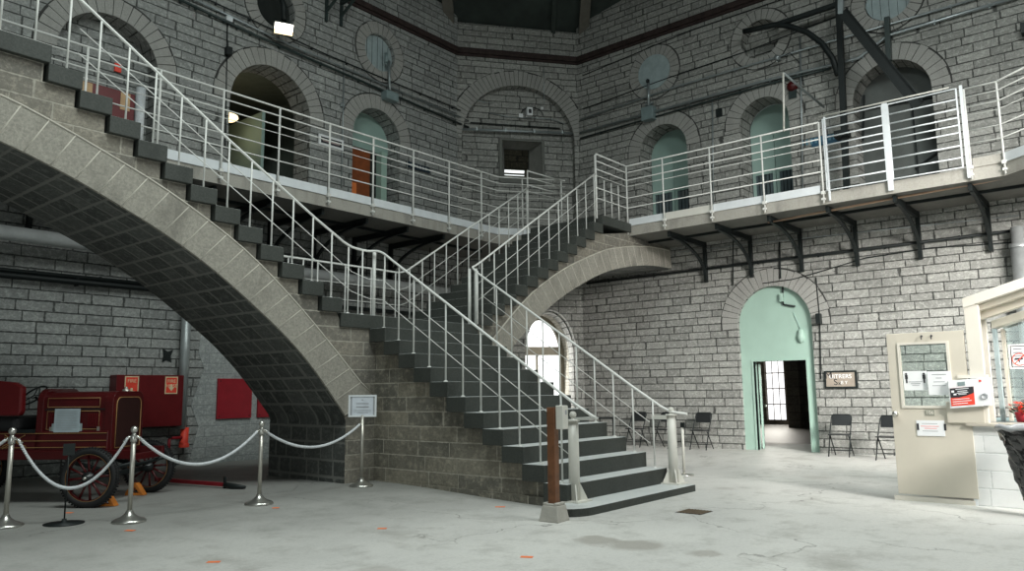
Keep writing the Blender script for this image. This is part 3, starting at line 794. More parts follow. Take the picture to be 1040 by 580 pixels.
# discs in the round openings
def disc(wl, u, z, r, depth, label, mat, boards=False):
    c = wl.at(u, z, depth); root = tag(empty('round_board', c), label, 'board')
    b = MB(); b.prism(circ(u, z, r, 40), wl.at, depth, depth+.04); part(b, 'disc', mat, root)
    if boards:
        b = MB()
        for k in range(-2, 3):
            x = k*.17; h = math.sqrt(r*r-x*x)-.02; b.beam(wl.at(u+x, z-h, depth-.003), wl.at(u+x, z+h, depth-.003), .006, .008)
        part(b, 'seams', M['joint'], root)
    return root
disc(WR, uR(9.37), 9.80, .475, -.025, 'plain grey round board covering the round opening nearest the corner on the right wall', M['grey_disc'])
disc(WL, uL(11.67), 9.82, .475, .10, 'boarded grey round cover in the round opening on the left wall', M['grey_disc'], True)
disc(WR, uR(3.62), 9.85, .47, .12, 'pale round cover cut off by the top of the photo above the right arch', M['grey_disc'], True)
b = MB(); b.prism(circ(uR(6.47), 9.80, .50), WR.at, .3, .34); part(b, 'blocking', M['wall'], tag(empty('stone_blocking', WR.at(uR(6.47), 9.3, .3)), 'blocked round opening of bare stone above the middle right arch', 'blocking'), uv=WR.uv)
b = MB(); b.prism(circ(uL(8.72), 9.85, .50), WL.at, .2, .3); part(b, 'blocking', M['dark'], tag(empty('round_shutter', WL.at(uL(8.72), 9.4, .2)), 'dark round opening above the floodlight on the left wall', 'opening'))
b = MB(); b.prism(circ(uL(5.5), 9.85, .50), WL.at, .2, .3); o = b.build('stone_infill', M['wall_left'], uv=WL.uv); struct(o); trim(o)

# rooms behind the left arches
def box_room(name, wl, u0, u1, z0, z1, d0, d1, mat, floor=None, front=False):
    b = MB()
    for (A, B_) in (((u0, u0+.05), (d0, d1)), ((u1-.05, u1), (d0, d1)), ((u0, u1), (d1, d1+.1))):
        b.prism([(A[0], z0), (A[1], z0), (A[1], z1), (A[0], z1)], wl.at, B_[0], B_[1])
    b.prism([(u0, z1), (u1, z1), (u1, z1+.1), (u0, z1+.1)], wl.at, d0, d1+.1); b.prism([(u0, z0-.1), (u1, z0-.1), (u1, z0), (u0, z0)], wl.at, d0, d1+.1)
    o = b.build(name, mat, uv=wl.uv); return struct(o)
box_room('wall_passage', WL, uL(7.2), uL(10.5), GF, 8.7, .62, 4.2, plain('dim_green_plaster', (.17, .20, .17), .8))
b = MB(); b.prism([(uL(7.3), GF), (uL(9.15), GF), (uL(9.15), 7.5), (uL(7.3), 7.5)], WL.at, 3.9, 4.0); trim(b.build('partition', M['ochre']))
b = MB(); b.prism([(uL(9.2), GF), (uL(9.28), GF), (uL(9.28), 7.9), (uL(9.2), 7.9)], WL.at, 1.2, 3.9); trim(b.build('post', M['mint_dark']))
cl = tag(empty('ceiling_lamp', WL.at(uL(8.6), 8.0, 1.9)), 'warm ceiling lamp glowing inside the widest left arch', 'lamp')
b = MB(); b.lathe(WL.at(uL(8.55), 7.62, 1.6), [(0, 0), (.20, 0), (.25, .05), (.24, .09), (0, .09)], 24); part(b, 'shade', M['lamp_warm'], cl)
b = MB(); b.tube([WL.at(uL(8.55), 7.7, 1.6), WL.at(uL(8.55), 8.7, 1.6)], .015, 6); part(b, 'stem', M['iron'], cl)
ld = bpy.data.lights.new('passage_lamp', 'POINT'); ld.energy = 3.5; ld.color = (1, .72, .38); ld.shadow_soft_size = .2
lo = bpy.data.objects.new('passage_lamp', ld); COL.objects.link(lo); lo.location = WL.at(uL(8.55), 7.45, 1.6)
gt = tag(empty('inner_gate', WL.at(uL(9.35), GF, 1.4)), 'low barred gate inside the widest left arch', 'gate')
b = MB()
for k in range(7): b.tube([WL.at(uL(9.0)+.11*k, GF, 1.1), WL.at(uL(9.0)+.11*k, GF+.95, 1.1)], .012, 6)
part(b, 'bars', M['mint_dark'], gt)
b = MB(); b.beam(WL.at(uL(8.95), GF+.97, 1.1), WL.at(uL(9.7), GF+.97, 1.1), .03, .04); b.beam(WL.at(uL(8.95), GF+.15, 1.1), WL.at(uL(9.7), GF+.15, 1.1), .03, .03); part(b, 'rails', M['mint_dark'], gt)
# third left arch: green panel, orange wood door standing in it
dd = empty('door_4', WL.at(uL(11.6), GF, .5)); dd['kind'] = 'structure'; dd['label'] = 'orange wooden door with mint frame in the left arch nearest the corner'
b = MB(); b.prism(arch_loop(uL(11.62), .74, 7.42, 7.6), WL.at, .46, .52); part(b, 'tympanum', M['mint_dark'], dd)
b = MB(); b.prism([(uL(11.0), GF), (uL(11.80), GF), (uL(11.80), 7.40), (uL(11.0), 7.40)], WL.at, .48, .53); part(b, 'leaf', M['orange_wood'], dd)
b = MB(); b.prism([(uL(11.08), 6.1), (uL(11.38), 6.1), (uL(11.38), 6.5), (uL(11.08), 6.5)], WL.at, .465, .48); part(b, 'notice', plain('orange_notice', (.8, .22, .06), .5), dd)
b = MB()
b.prism([(uL(12.02), GF), (uL(12.20), GF), (uL(12.20), 7.42), (uL(12.02), 7.42)], WL.at, .30, .50); part(b, 'frame', M['mint'], dd)
b = MB(); b.prism([(uL(11.80), GF), (uL(12.4), GF), (uL(12.4), 7.42), (uL(11.80), 7.42)], WL.at, .52, .6); part(b, 'side_panel', M['dark'], dd)
# first left arch: blocked with stone, red cabinet and white pipe
b = MB(); b.prism(arch_loop(uL(5.35), .90, GF, 7.45), WL.at, .38, .5); o = struct(b.build('wall_infill', M['wall_left'], uv=WL.uv))
rc = tag(empty('red_cabinet', WL.at(uL(5.4), GF, .1)), 'dark red cabinet on the upper gallery inside the far left arch', 'cabinet')
b = MB(); b.prism([(uL(4.96), 5.9), (uL(5.86), 5.9), (uL(5.86), 6.97), (uL(4.96), 6.97)], WL.at, .05, .36); part(b, 'body', M['red_box'], rc, bevel=.01)
for x in (4.94, 5.60):
    b = MB(); b.prism([(uL(x), 6.62), (uL(x)+.17, 6.62), (uL(x)+.17, 6.95), (uL(x), 6.95)], WL.at, .04, .05); part(b, 'notice', plain('tan_notice', (.55, .36, .2), .6), rc)
fb = MB(); fb.prism([(uL(5.58), 7.44), (uL(5.70), 7.44), (uL(5.70), 7.60), (uL(5.58), 7.60)], WL.at, .34, .38); tag(fb.build('fire_alarm', M['red_ink']), 'small red alarm box high inside the far left arch', 'alarm')
vp = tag(empty('pipe', WL.at(uL(6.0), GF, .1)), 'flaking white vertical pipe beside the red cabinet on the gallery', 'pipe')
b = MB(); b.tube([WL.at(uL(5.98), GF, .10), WL.at(uL(5.98), 7.15, .10)], .085, 14); part(b, 'pipe_run', granite('flaking_white_paint', (.75, .78, .80), (.5, .53, .55), stain=.5, scale=5), vp)
b = MB(); b.lathe(WL.at(uL(5.98), 7.15, .10), [(.085, 0), (.05, .05), (.05, .1), (0, .1)], 12); part(b, 'cap', M['steel'], vp)

# upper window of the back wall
wn = empty('window_1', WC.at(1.62, 7.3, .3)); wn['kind'] = 'structure'
out = [(.97, 7.18), (2.28, 7.18), (2.28, 8.46), (.97, 8.46)]; inn = [(1.30, 7.50), (2.02, 7.50), (2.02, 8.34), (1.30, 8.34)]
b = MB(); b.prism(out, WC.at, .14, .22, holes=[[(1.05, 7.30), (2.2, 7.30), (2.2, 8.40), (1.05, 8.40)]])
part(b, 'surround', plain('grey_surround', (.16, .165, .15), .8), wn)
b = MB()
O4 = [(1.05, 7.30), (2.2, 7.30), (2.2, 8.40), (1.05, 8.40)]
for i in range(4):
    j = (i+1) % 4
    q = [WC.at(*O4[i], .2), WC.at(*O4[j], .2), WC.at(*inn[j], .75), WC.at(*inn[i], .75)]
    b.bm.faces.new([b.bm.verts.new(p) for p in q])
part(b, 'splay', plain('grey_splay', (.22, .22, .20), .8), wn, recalc=False)
b = MB(); b.prism([(x-.0, z) for x, z in [(1.26, 7.46), (2.06, 7.46), (2.06, 8.38), (1.26, 8.38)]], WC.at, .72, .78, holes=[inn]); part(b, 'window_frame', plain('dark_frame', (.07, .075, .07), .7), wn)
b = MB(); b.prism([(.5, 6.8), (3, 6.8), (3, 9), (.5, 9)], WC.at, 1.9, 2.0); o = struct(b.build('wall_beyond', ashlar('beyond_blocks', (.30, .27, .20), (.2, .18, .14), (.1, .095, .08), h=.2, L=.45), uv=WC.uv))
ft = tag(empty('fluorescent_light', WC.at(1.6, 7.75, 1.6)), 'bright twin fluorescent light seen through the small back window', 'lamp')
for z in (7.62, 7.70, 7.745): 
    b = MB(); b.tube([WC.at(1.40, z, .9+.0), WC.at(2.0, z, .9)], .013 if z != 7.745 else .03, 8); part(b, 'tube', M['tube'], ft)

# lower arched window of the back wall
w2 = empty('window_2', WC.at(.92, .3, .75)); w2['kind'] = 'structure'
lp = arch_loop(.92, .70, .15, 2.33, rise=1.22)
b = MB(); b.prism(lp, WC.at, 1.35, 1.40); part(b, 'pane', M['sky_glass'], w2)
lpi = arch_loop(.92, .60, .3, 2.33, rise=1.10)
fm = plain('taupe_window_frame', (.30, .27, .21), .6)
b = MB(); b.prism(lp, WC.at, 1.20, 1.33, holes=[lpi]); part(b, 'window_frame', fm, w2)
b = MB(); b.prism([(.25, 2.42), (1.60, 2.42), (1.60, 2.66), (.25, 2.66)], WC.at, 1.18, 1.3); part(b, 'transom', fm, w2)
for x in (.99,):
    b = MB(); b.prism([(x, .2), (x+.05, .2), (x+.05, 2.45), (x, 2.45)], WC.at, 1.2, 1.3); part(b, 'mullion', fm, w2)
b = MB(); b.prism([(.98, 1.70), (1.55, 1.70), (1.55, 1.78), (.98, 1.78)], WC.at, 1.2, 1.3); part(b, 'glazing_bar', fm, w2)
b = MB(); b.prism(arch_loop(.92, .74, .12, 2.33, rise=1.27), WC.at, .70, 1.36, holes=[arch_loop(.92, .70, .17, 2.33, rise=1.22)])
part(b, 'reveal', ashlar('painted_brick_reveal', (.42, .40, .34), (.36, .34, .29), (.22, .21, .18), h=.085, L=.22, mw=.005, bump=.006), w2, uv=WC.uv)
wl_ = area('arched_window_daylight', WC.at(.92, 1.8, 1.1), WC.at(.92, .9, -2), 1.1, 2.2, 60, (1, .99, .96))

# mint infill and doorway of the ground-floor arch
md = empty('door_5', WR.at(uR(6.55), 0, .12)); md['kind'] = 'structure'; md['label'] = 'mint green arched infill with an open doorway'
op = [(uR(5.90), -.05), (uR(7.12), -.05), (uR(7.12), 2.03), (uR(5.90), 2.03)]
b = MB(); b.prism(arch_loop(uR(6.55), .86, -.06, 2.90), WR.at, .10, .22, holes=[[(uR(5.90), -.03), (uR(7.12), -.03), (uR(7.12), 2.03), (uR(5.90), 2.03)]]); part(b, 'infill', M['mint'], md)
b = MB(); b.prism([(uR(5.86), -.03), (uR(7.16), -.03), (uR(7.16), 2.07), (uR(5.86), 2.07)], WR.at, .08, .3, holes=[[(uR(5.90), -.02), (uR(7.12), -.02), (uR(7.12), 2.03), (uR(5.90), 2.03)]]); part(b, 'frame', M['mint'], md)
b = MB(); b.beam((XR+.32, 7.07, 1.0), (XR+1.42, 7.50, 1.0), .045, 1.96); part(b, 'leaf', M['mint'], md)
b = MB(); b.lathe(Vector((XR+.42, 7.02, 1.0)), [(0, -.05), (.03, -.05), (.03, 0), (0, 0)], 10, axis='Y'); part(b, 'handle', M['chrome'], md)
# room beyond
b = MB()
X2 = 30.0
b.box(XR+.65, X2, 0, 13, 3.6, 3.7); o = struct(b.build('ceiling_beyond', M['dark']))
b = MB(); b.box(19.79, X2, -1, 16, -.12, 0); struct(b.build('floor_beyond', plain('dim_floor', (.20, .19, .17), .5)))
class Wd(Wall): pass
WBk = Wall((X2, -1), (X2, 18), (-1, 0))
wz = on(783, 410, 'X', X2); w0 = on(784.5, 368, 'X', X2); w1 = on(797.5, 427, 'X', X2)
y0_, y1_, zb_, zt_ = w1.y-1, w0.y-1, w1.z, 3.4
hole = [(w1.y+.95, w1.z), (w0.y+1.35, w1.z), (w0.y+1.35, 3.3), (w1.y+.95, 3.3)]
dk = ashlar('dim_stone', (.20, .18, .15), (.13, .12, .10), (.07, .065, .055), h=.3, L=.7, stain=.4)
b = MB(); b.prism([(0, -.1), (19, -.1), (19, 3.7), (0, 3.7)], WBk.at, 0, .25, holes=[hole]); struct(b.build('wall_beyond_far', dk, uv=WBk.uv))
w3 = empty('window_3', (X2, w0.y, w1.z)); w3['kind'] = 'structure'
b = MB(); b.prism([(h[0], h[1]) for h in hole], WBk.at, .2, .24); part(b, 'pane', M['sky_glass'], w3)
b = MB()
for k in range(1, 3): uu = hole[0][0]+(hole[1][0]-hole[0][0])*k/3; b.beam(WBk.at(uu, hole[0][1], .12), WBk.at(uu, 3.3, .12), .025, .025)
for k in range(0, 4): zz = hole[0][1]+.62*k; b.beam(WBk.at(hole[0][0], zz, .12), WBk.at(hole[1][0], zz, .12), .03, .04)
part(b, 'glazing_bars', plain('rust_window_bars', (.25, .15, .08), .6), w3)
b = MB(); c1_ = on(799, 400, 'X', 27.5); c2_ = on(809, 400, 'X', 27.5); b.box(27.5, X2+.3, c2_.y-.1, c1_.y-.0, 0, 3.6)
p1 = Wall((27.5, -1), (27.5, 18), (-1, 0)); o = struct(b.build('wall_pier', dk, uv=uvw))
area('far_window_daylight', (X2-.6, (w0.y+w1.y)/2, 2.2), (22, 8, 0), 1.4, 1.6, 120, (1, .95, .85))
# ------------------------------------------------------------------ fixtures of the walls
def along(wl, pts, r, n=8): return [wl.at(u, z, -r-d) for u, z, d in pts]
def conduit(name, label, wl, pts, r, mat, cat='pipe', group=None, clips=0):
    root = tag(empty(name, wl.at(pts[0][0], pts[0][1], 0)), label, cat, group)
    b = MB(); b.tube([wl.at(u, z, -r-.01-d) for u, z, d in pts], r, 8); part(b, 'run', mat, root)
    if clips:
        b = MB()
        for k in range(clips):
            t = (k+.5)/clips*(len(pts)-1); i = min(int(t), len(pts)-2); f = t-i
            u = pts[i][0]+(pts[i+1][0]-pts[i][0])*f; z = pts[i][1]+(pts[i+1][1]-pts[i][1])*f; d = pts[i][2]+(pts[i+1][2]-pts[i][2])*f
            p = wl.at(u, z, -r-.01-d); q = wl.at(u, z, 0); b.beam(p-Vector((0, 0, 0)), q, .03, r*2.8)
        part(b, 'clips', mat, root)
    return root
def pr(px, py): p = on(px, py, 'X', XR); return (uR(p.y), p.z)
def pl_(px, py): p = on(px, py, 'Y', YL); return (uL(p.x), p.z)
# right wall
R1 = WR.len
conduit('iron_pipe', 'black horizontal pipe along the right wall under the gallery brackets', WR, [(.3, 4.36, .02), (R1-.2, 4.32, .02)], .03, M['iron'], clips=8)
conduit('cable', 'thin grey cable sagging above the ground-floor door arch', WR, [(*pr(1035, 246), 0), (*pr(945, 252), 0), (*pr(880, 262), 0), (*pr(830, 277), 0), (*pr(805, 284), 0), (*pr(775, 288), 0)], .012, M['iron'], 'cable')
conduit('cable', 'thin cable strung level below the right gallery', WR, [(*pr(1035, 219), 0), (*pr(780, 246), 0), (*pr(690, 256), 0)], .009, M['steel'], 'cable')
conduit('conduit', 'bright lower conduit along the right wall that kinks down beside the right arch', WR, [(*pr(1035, -2), .02), (*pr(903, 37), .02), (*pr(873, 60), .02), (*pr(850, 66), .02), (*pr(780, 82.5), .02), (R1-.1, 8.66, .02)], .035, M['steel'], clips=12)
conduit('conduit', 'second conduit running just under the kinked one on the right wall', WR, [(*pr(845, 70), .02), (*pr(780, 86.5), .02), (R1-.1, 8.50, .02)], .025, M['green_iron'], clips=8)
conduit('conduit', 'upper conduit along the right wall under the round openings', WR, [(*pr(1005, -4), .02), (*pr(780, 62), .02), (*pr(690, 88), .02), (R1-.1, 9.05, .02)], .026, M['steel'], clips=10)
conduit('cable', 'black cable high on the right wall across the round openings', WR, [(*pr(850, 17), 0), (*pr(760, 52), 0), (*pr(680, 79), 0), (R1-.2, 9.35, 0)], .014, M['iron'], 'cable')
conduit('cable', 'topmost thin cable on the right wall under the rusty band', WR, [(*pr(800, -2), 0), (*pr(700, 32), 0), (R1-.2, 10.35, 0)], .012, M['iron'], 'cable')
conduit('conduit', 'vertical conduit dropping between the middle and widest right arches', WR, [(*pr(813, 38), 0), (*pr(816, 200), 0)], .02, M['steel'])
conduit('conduit', 'vertical conduit dropping beside the right arch nearest the corner', WR, [(*pr(724, 100), 0), (*pr(725, 215), 0)], .016, M['steel'])
conduit('conduit', 'black conduit on the wall beside the notice sign by the door arch', WR, [(*pr(829, 282), .0), (*pr(833, 325), 0), (*pr(834, 385), 0)], .013, M['iron'])
conduit('conduit', 'vertical conduit above the ground-floor door arch', WR, [(*pr(745, 240), .0), (*pr(745, 290), 0)], .013, M['iron'])
conduit('conduit', 'short dark conduit stub hanging under the right gallery near the door arch', WR, [(*pr(792, 246), .0), (*pr(793, 283), 0)], .02, M['iron'])
cp = tag(empty('conduit', (EX, 8, 4.9)), 'rust-coloured pipe slung under the edge of the right gallery', 'pipe')
b = MB(); b.tube([on(780, 226, 'X', 15.5), on(900, 203, 'X', 15.5), on(1000, 185, 'X', 15.5), on(1035, 177, 'X', 15.4)], .022, 8); part(b, 'run', plain('rusty_pipe', (.33, .22, .15), .6), cp)
bp = tag(empty('drain_pipe', (XR-.15, 1.73, 2.4)), 'fat galvanised vertical pipe at the right edge above the booth', 'pipe')
b = MB(); b.tube([(XR-.17, 1.68, 0.0), (XR-.17, 1.68, 4.05)], .15, 16); b.lathe((XR-.17, 1.68, 4.05), [(.17, -.05), (.17, .02), (.12, .04), (.12, .35), (0, .35)], 16); part(b, 'pipe_run', plain('galvanised_pipe', (.46, .48, .48), .4, .5), bp)
def wbox(name, wl, uz0, uz1, d, mat, label, cat):
    u0, z1 = uz0; u1, z0 = uz1
    if u0 > u1: u0, u1 = u1, u0
    if z0 > z1: z0, z1 = z1, z0
    root = tag(empty(name, wl.at((u0+u1)/2, z0, 0)), label, cat)
    b = MB(); b.prism([(u0, z0), (u1, z0), (u1, z1), (u0, z1)], wl.at, -d, -.002); part(b, 'case', mat, root, bevel=.008)
    return root, (u0, u1, z0, z1)
r, q = wbox('junction_box', WR, pr(655, 112), pr(667, 122), .22, M['grey_box'], 'grey junction box above the right arch nearest the corner', 'box')
b = MB(); b.tube([WR.at((q[0]+q[1])/2, q[3], -.1), WR.at((q[0]+q[1])/2, q[3]+.75, -.06)], .035, 8); b.beam(WR.at((q[0]+q[1])/2-.12, q[3]+.12, -.05), WR.at((q[0]+q[1])/2+.12, q[3]+.12, -.05), .04, .05); part(b, 'riser', M['steel'], r)
b = MB(); b.lathe(WR.at((q[0]+q[1])/2, q[3]+.75, -.1), [(0, -.05), (.04, -.05), (.05, .02), (0, .06)], 10); part(b, 'spout', M['iron'], r)
r, q = wbox('junction_box', WL, pl_(387, 93), pl_(399, 106), .22, M['grey_box'], 'grey junction box under the boarded round opening on the left wall', 'box')
b = MB(); b.tube([WL.at((q[0]+q[1])/2, q[3], -.1), WL.at((q[0]+q[1])/2, q[3]+.85, -.06)], .035, 8); part(b, 'riser', M['steel'], r)
b = MB(); b.tube([WL.at((q[0]+q[1])/2-.12, q[3]+.75, -.1), WL.at((q[0]+q[1])/2-.12, q[3]+1.0, -.1)], .05, 10); part(b, 'spout', M['grey_box'], r)
wbox('speaker_box', WR, pr(830, 319), pr(835.5, 329), .14, M['iron'], 'small black speaker box at the foot of the door arch', 'speaker')
wbox('vent_hole', WR, pr(727, 111), pr(734, 118), .02, M['iron'], 'small square black vent beside the right arch nearest the corner', 'vent')
wbox('black_fixture', WR, pr(1037, 27), pr(1045, 36), .2, M['iron'], 'small black fixture at the right edge near the top conduits', 'box')
wbox('conduit_box', WL, pl_(228, 17), pl_(234, 24), .1, M['white'], 'small white conduit box above the widest left arch', 'box')
wbox('conduit_box', WL, pl_(228, 48), pl_(233, 58), .12, M['iron'], 'small black conduit box beside the widest left arch', 'box')
wbox('switch_box', WL, pl_(345, 105), pl_(349, 110), .06, M['steel'], 'tiny grey switch box between the left arches', 'box')
# left wall conduits
conduit('conduit', 'main conduit run high along the left wall', WL, [(*pl_(175, -2), .03), (*pl_(260, 38), .03), (*pl_(474, 130), .03)], .03, M['green_iron'], clips=12)
conduit('conduit', 'second conduit close above the main one on the left wall', WL, [(*pl_(187, -4), .03), (*pl_(290, 45), .03), (*pl_(474, 123), .03)], .022, M['steel'], clips=12)
conduit('conduit', 'third thin conduit at the top of the left wall run', WL, [(*pl_(200, -4), .03), (*pl_(330, 56), .03), (*pl_(474, 116), .03)], .016, M['iron'], clips=8)
conduit('conduit', 'vertical cable dropping beside the widest left arch', WL, [(*pl_(230.5, 22), 0), (*pl_(228, 150), 0)], .013, M['iron'])
conduit('conduit', 'vertical conduit between the widest and third left arches', WL, [(*pl_(349, 62), 0), (*pl_(346, 190), 0)], .016, M['steel'])
conduit('iron_pipe', 'black horizontal pipe along the left wall under the gallery', WL, [(.2, 3.42, .02), (10.5, 3.42, .02)], .035, M['iron'], clips=10)
conduit('iron_pipe', 'lower of the two black pipes on the left wall behind the arch', WL, [(.2, 3.33, .05), (16.5, 3.33, .05)], .05, M['iron'], clips=10)
fp = tag(empty('heating_pipe', (6, YL-.45, 4.0)), 'fat pale horizontal pipe hung under the left gallery', 'pipe')
b = MB(); b.tube([(-1.4, YL-.45, 3.97), (14.2, YL-.45, 3.92)], .12, 16); part(b, 'pipe_run', plain('pale_pipe', (.48, .50, .50), .45), fp)
b = MB()
for x in (1, 3.5, 6, 8.5, 11, 13): b.tube([(x, YL-.45, 4.0), (x, YL-.45, 5.0)], .012, 6)
part(b, 'hangers', M['iron'], fp)
# dark band of shadow-stained ledge is left to the light
# back wall fittings
conduit('conduit', 'pale conduit across the back wall above the small window', WC, [(.06, 8.70, -.12), (3.35, 8.62, -.12)], .035, M['steel'], clips=4)
conduit('conduit', 'dark conduit above the pale one on the back wall', WC, [(.5, 8.86, -.2), (3.1, 8.86, -.2)], .018, M['iron'])
conduit('cable', 'cable looping round the camera on the back wall', WC, [(.35, 9.0, -.2), (.75, 9.12, -.2), (1.35, 9.12, -.2), (2.0, 9.10, -.2), (2.55, 9.18, -.2)], .012, M['steel'], 'cable')
conduit('cable', 'short cable leading to the left of the blind arch', WC, [(3.1, 9.48, -.0), (2.7, 9.48, -.2), (2.45, 9.48, -.2)], .012, M['steel'], 'cable')
conduit('cable', 'thin vertical cable down from the band to the dome light of the back wall', WC, [(1.0, 10.6, 0), (1.0, 9.5, 0)], .01, M['steel'], 'cable')
p = WC.at(1.42, 9.26, .2)
cr = tag(empty('security_camera', p), 'small white security camera on the back wall under the blind arch', 'camera')
b = MB(); b.prism([(1.34, 9.12), (1.50, 9.12), (1.50, 9.36), (1.34, 9.36)], WC.at, -.02, .2); part(b, 'housing', M['paper'], cr, bevel=.008)
b = MB(); b.prism([(1.38, 9.18), (1.46, 9.18), (1.46, 9.30), (1.38, 9.30)], WC.at, -.03, -.02); part(b, 'lens', M['ink'], cr)
b = MB(); arc = [WC.at(1.42+.32*math.cos(PI*k/10)-.1, 9.2+.22*math.sin(PI*k/10), .15) for k in range(11)]; b.tube(arc, .012, 6); part(b, 'cable_loop', M['iron'], cr)
wbox('junction_box', WC, (1.62, 9.16), (1.74, 9.04), .0, M['paper'], 'small white junction box left of the camera on the back wall', 'box')
bpy.data.objects[-1] if False else None
dl = tag(empty('dome_light', WC.at(1.02, 9.42, .2)), 'tiny white dome light right of the camera on the back wall', 'lamp')
b = MB(); b.lathe(WC.at(1.02, 9.42, .18), [(0, -.05), (.04, -.035), (.055, 0), (.04, .035), (0, .05)], 12); part(b, 'dome', M['paper'], dl)

# floodlight and brackets on the left wall
p = on(288, 30, 'Y', YL-.45)
fl = tag(empty('floodlight', p), 'glowing floodlight on a curved arm on the upper left wall', 'lamp')
aim = Vector((-.35, -.75, -.5)).normalized(); sd = aim.cross(Vector((0, 0, 1))).normalized(); up_ = sd.cross(aim)
def FM(a, c, d): return p + sd*a + up_*c + aim*d
b = MB(); b.prism([(-.21, -.12), (.21, -.12), (.21, .15), (-.21, .15)], FM, -.16, .02); part(b, 'housing', M['green_iron'], fl, bevel=.02)
b = MB(); b.prism([(-.19, -.01), (.19, -.01), (.19, .13), (-.19, .13)], FM, .022, .03); part(b, 'lens', M['lamp'], fl)
b = MB(); b.prism([(-.19, -.10), (.19, -.10), (.19, -.015), (-.19, -.015)], FM, .022, .03); part(b, 'lower_lens', M['lamp_warm'], fl)
b = MB(); b.tube([p+Vector((0, 0, .2)), p+Vector((-.02, .0, .55)), p+Vector((-.1, .12, .95)), p+Vector((-.25, .40, 1.25))], .06, 10); part(b, 'arm', M['iron'], fl)
ld = bpy.data.lights.new('floodlight_glow', 'SPOT'); ld.energy = 120; ld.spot_size = 2.2; ld.color = (1, .96, .86); lo = bpy.data.objects.new('floodlight_glow', ld); COL.objects.link(lo)
lo.location = FM(0, 0, .12); lo.rotation_euler = aim.to_track_quat('-Z', 'Y').to_euler()
for i, (px, py) in enumerate(((331, 4), (346, 9))):
    u, z = pl_(px, py); root = tag(empty('shelf_bracket', WL.at(u, z-.5, 0)), 'black triangular bracket high on the left wall, %s' % ('one nearer the floodlight' if i == 0 else 'farther from the floodlight'), 'bracket')
    b = MB(); b.beam(WL.at(u, z+.2, -.03), WL.at(u, z-.45, -.03), .06, .06, up=(1, 0, 0)); part(b, 'wall_plate', M['green_iron'], root)
    b = MB(); b.beam(WL.at(u, z+.12, 0), WL.at(u, z+.12, -.62), .06, .06); part(b, 'arm', M['green_iron'], root)
    b = MB(); b.beam(WL.at(u, z-.2, -.03), WL.at(u, z+.10, -.60), .05, .05); part(b, 'brace', M['green_iron'], root)

# iron crane gear on the right wall
XG = 16.85
mast = tag(empty('iron_mast', on(853, 115, 'X', XG)), 'tall black iron mast standing on the right gallery by the widest arch', 'mast')
a_ = on(852, -8, 'X', XG); c_ = on(854, 116, 'X', XG)
b = MB(); b.beam(Vector((XG, a_.y, a_.z+.6)), Vector((XG, c_.y, GF)), .12, .12, up=(0, 1, 0)); part(b, 'shaft', M['iron'], mast)
b = MB(); b.box(XG-.14, XG+.14, c_.y-.14, c_.y+.14, 6.8, 6.95); part(b, 'collar', M['iron'], mast)
b = MB(); P = [on(x, y, 'X', XG) for x, y in ((755, 32), (770, 29), (788, 25), (803, 27), (820, 33), (835, 44), (846, 60), (851, 76))]
b.tube(P, .065, 10); part(b, 'curved_arm', M['iron'], mast)
b = MB(); b.beam(on(786, 26, 'X', XG), on(849, 5, 'X', XG), .10, .10); part(b, 'top_arm', M['iron'], mast)
db = tag(empty('iron_beam', on(935, 106, 'X', 16.2)), 'heavy black diagonal beam slanting across the widest right arch', 'beam')
A_ = on(856, 12, 'X', 16.4); B_ = on(933, 107, 'X', 16.4)
b = MB(); b.beam(A_, B_, .05, .20, up=(0, .6, .6)); part(b, 'web', M['iron'], db)
dv = (B_-A_).normalized(); nn = Vector((1, 0, 0)).cross(dv).normalized()
for s in (-1, 1):
    b = MB(); b.beam(A_+nn*.10*s, B_+nn*.10*s, .14, .02, up=nn); part(b, 'flange', M['iron'], db)
b = MB(); b.beam(on(854, 0, 'X', 16.4), on(854, 15, 'X', 16.4), .10, .10); part(b, 'hanger', M['steel'], db)
bm_ = tag(empty('dark_post', on(902, 60, 'X', 17.1)), 'short dark post rising from the widest right arch to the round cover', 'post')
b = MB(); b.beam(on(901, 18, 'X', 17.1), on(903, 62, 'X', 17.1), .13, .1, up=(0, 1, 0)); part(b, 'shaft', M['green_iron'], bm_)
dvt = tag(empty('davit', on(797, 132, 'X', 15.2)), 'thin pale davit pole rising from the gallery rail with an angled arm', 'pole')
b = MB(); b.tube([(EX-.05, on(797, 132, 'X', 15.2).y, 6.66), on(795.5, 74, 'X', 15.2)], .022, 8); part(b, 'pole', M['offwhite'], dvt)
q_ = on(795.5, 74, 'X', 15.2); b = MB(); b.tube([q_, q_+Vector((1.9, -.2, -.25))], .025, 8); part(b, 'arm', M['steel'], dvt)
bl = tag(empty('alarm_bell', WR.at(*pr(805, 89), 0)), 'dark red alarm bell beside the middle right arch', 'bell')
c_ = WR.at(*pr(805, 88), 0)
b = MB(); b.lathe(c_, [(0, -.12), (.09, -.11), (.13, -.04), (.13, 0)], 20, axis='X'); part(b, 'gong', M['red'], bl)
b = MB(); b.box(c_.x-.05, c_.x, c_.y-.09, c_.y+.09, c_.z-.3, c_.z-.1); part(b, 'backbox', M['green_iron'], bl)
sl = tag(empty('spot_lamp', WR.at(*pr(792, 62), -.2)), 'small pale spot lamp on the upper right conduit', 'lamp')
c_ = WR.at(*pr(793, 62), -.2)
b = MB(); b.lathe(c_, [(0, -.09), (.06, -.08), (.07, .05), (0, .08)], 14, axis='X'); part(b, 'head', M['steel'], sl)
b = MB(); b.tube([c_+Vector((.05, 0, 0)), c_+Vector((.12, -.25, .1)), c_+Vector((.18, -.45, -.2)), c_+Vector((.18, -.5, -.75))], .012, 6); part(b, 'lead', M['iron'], sl)

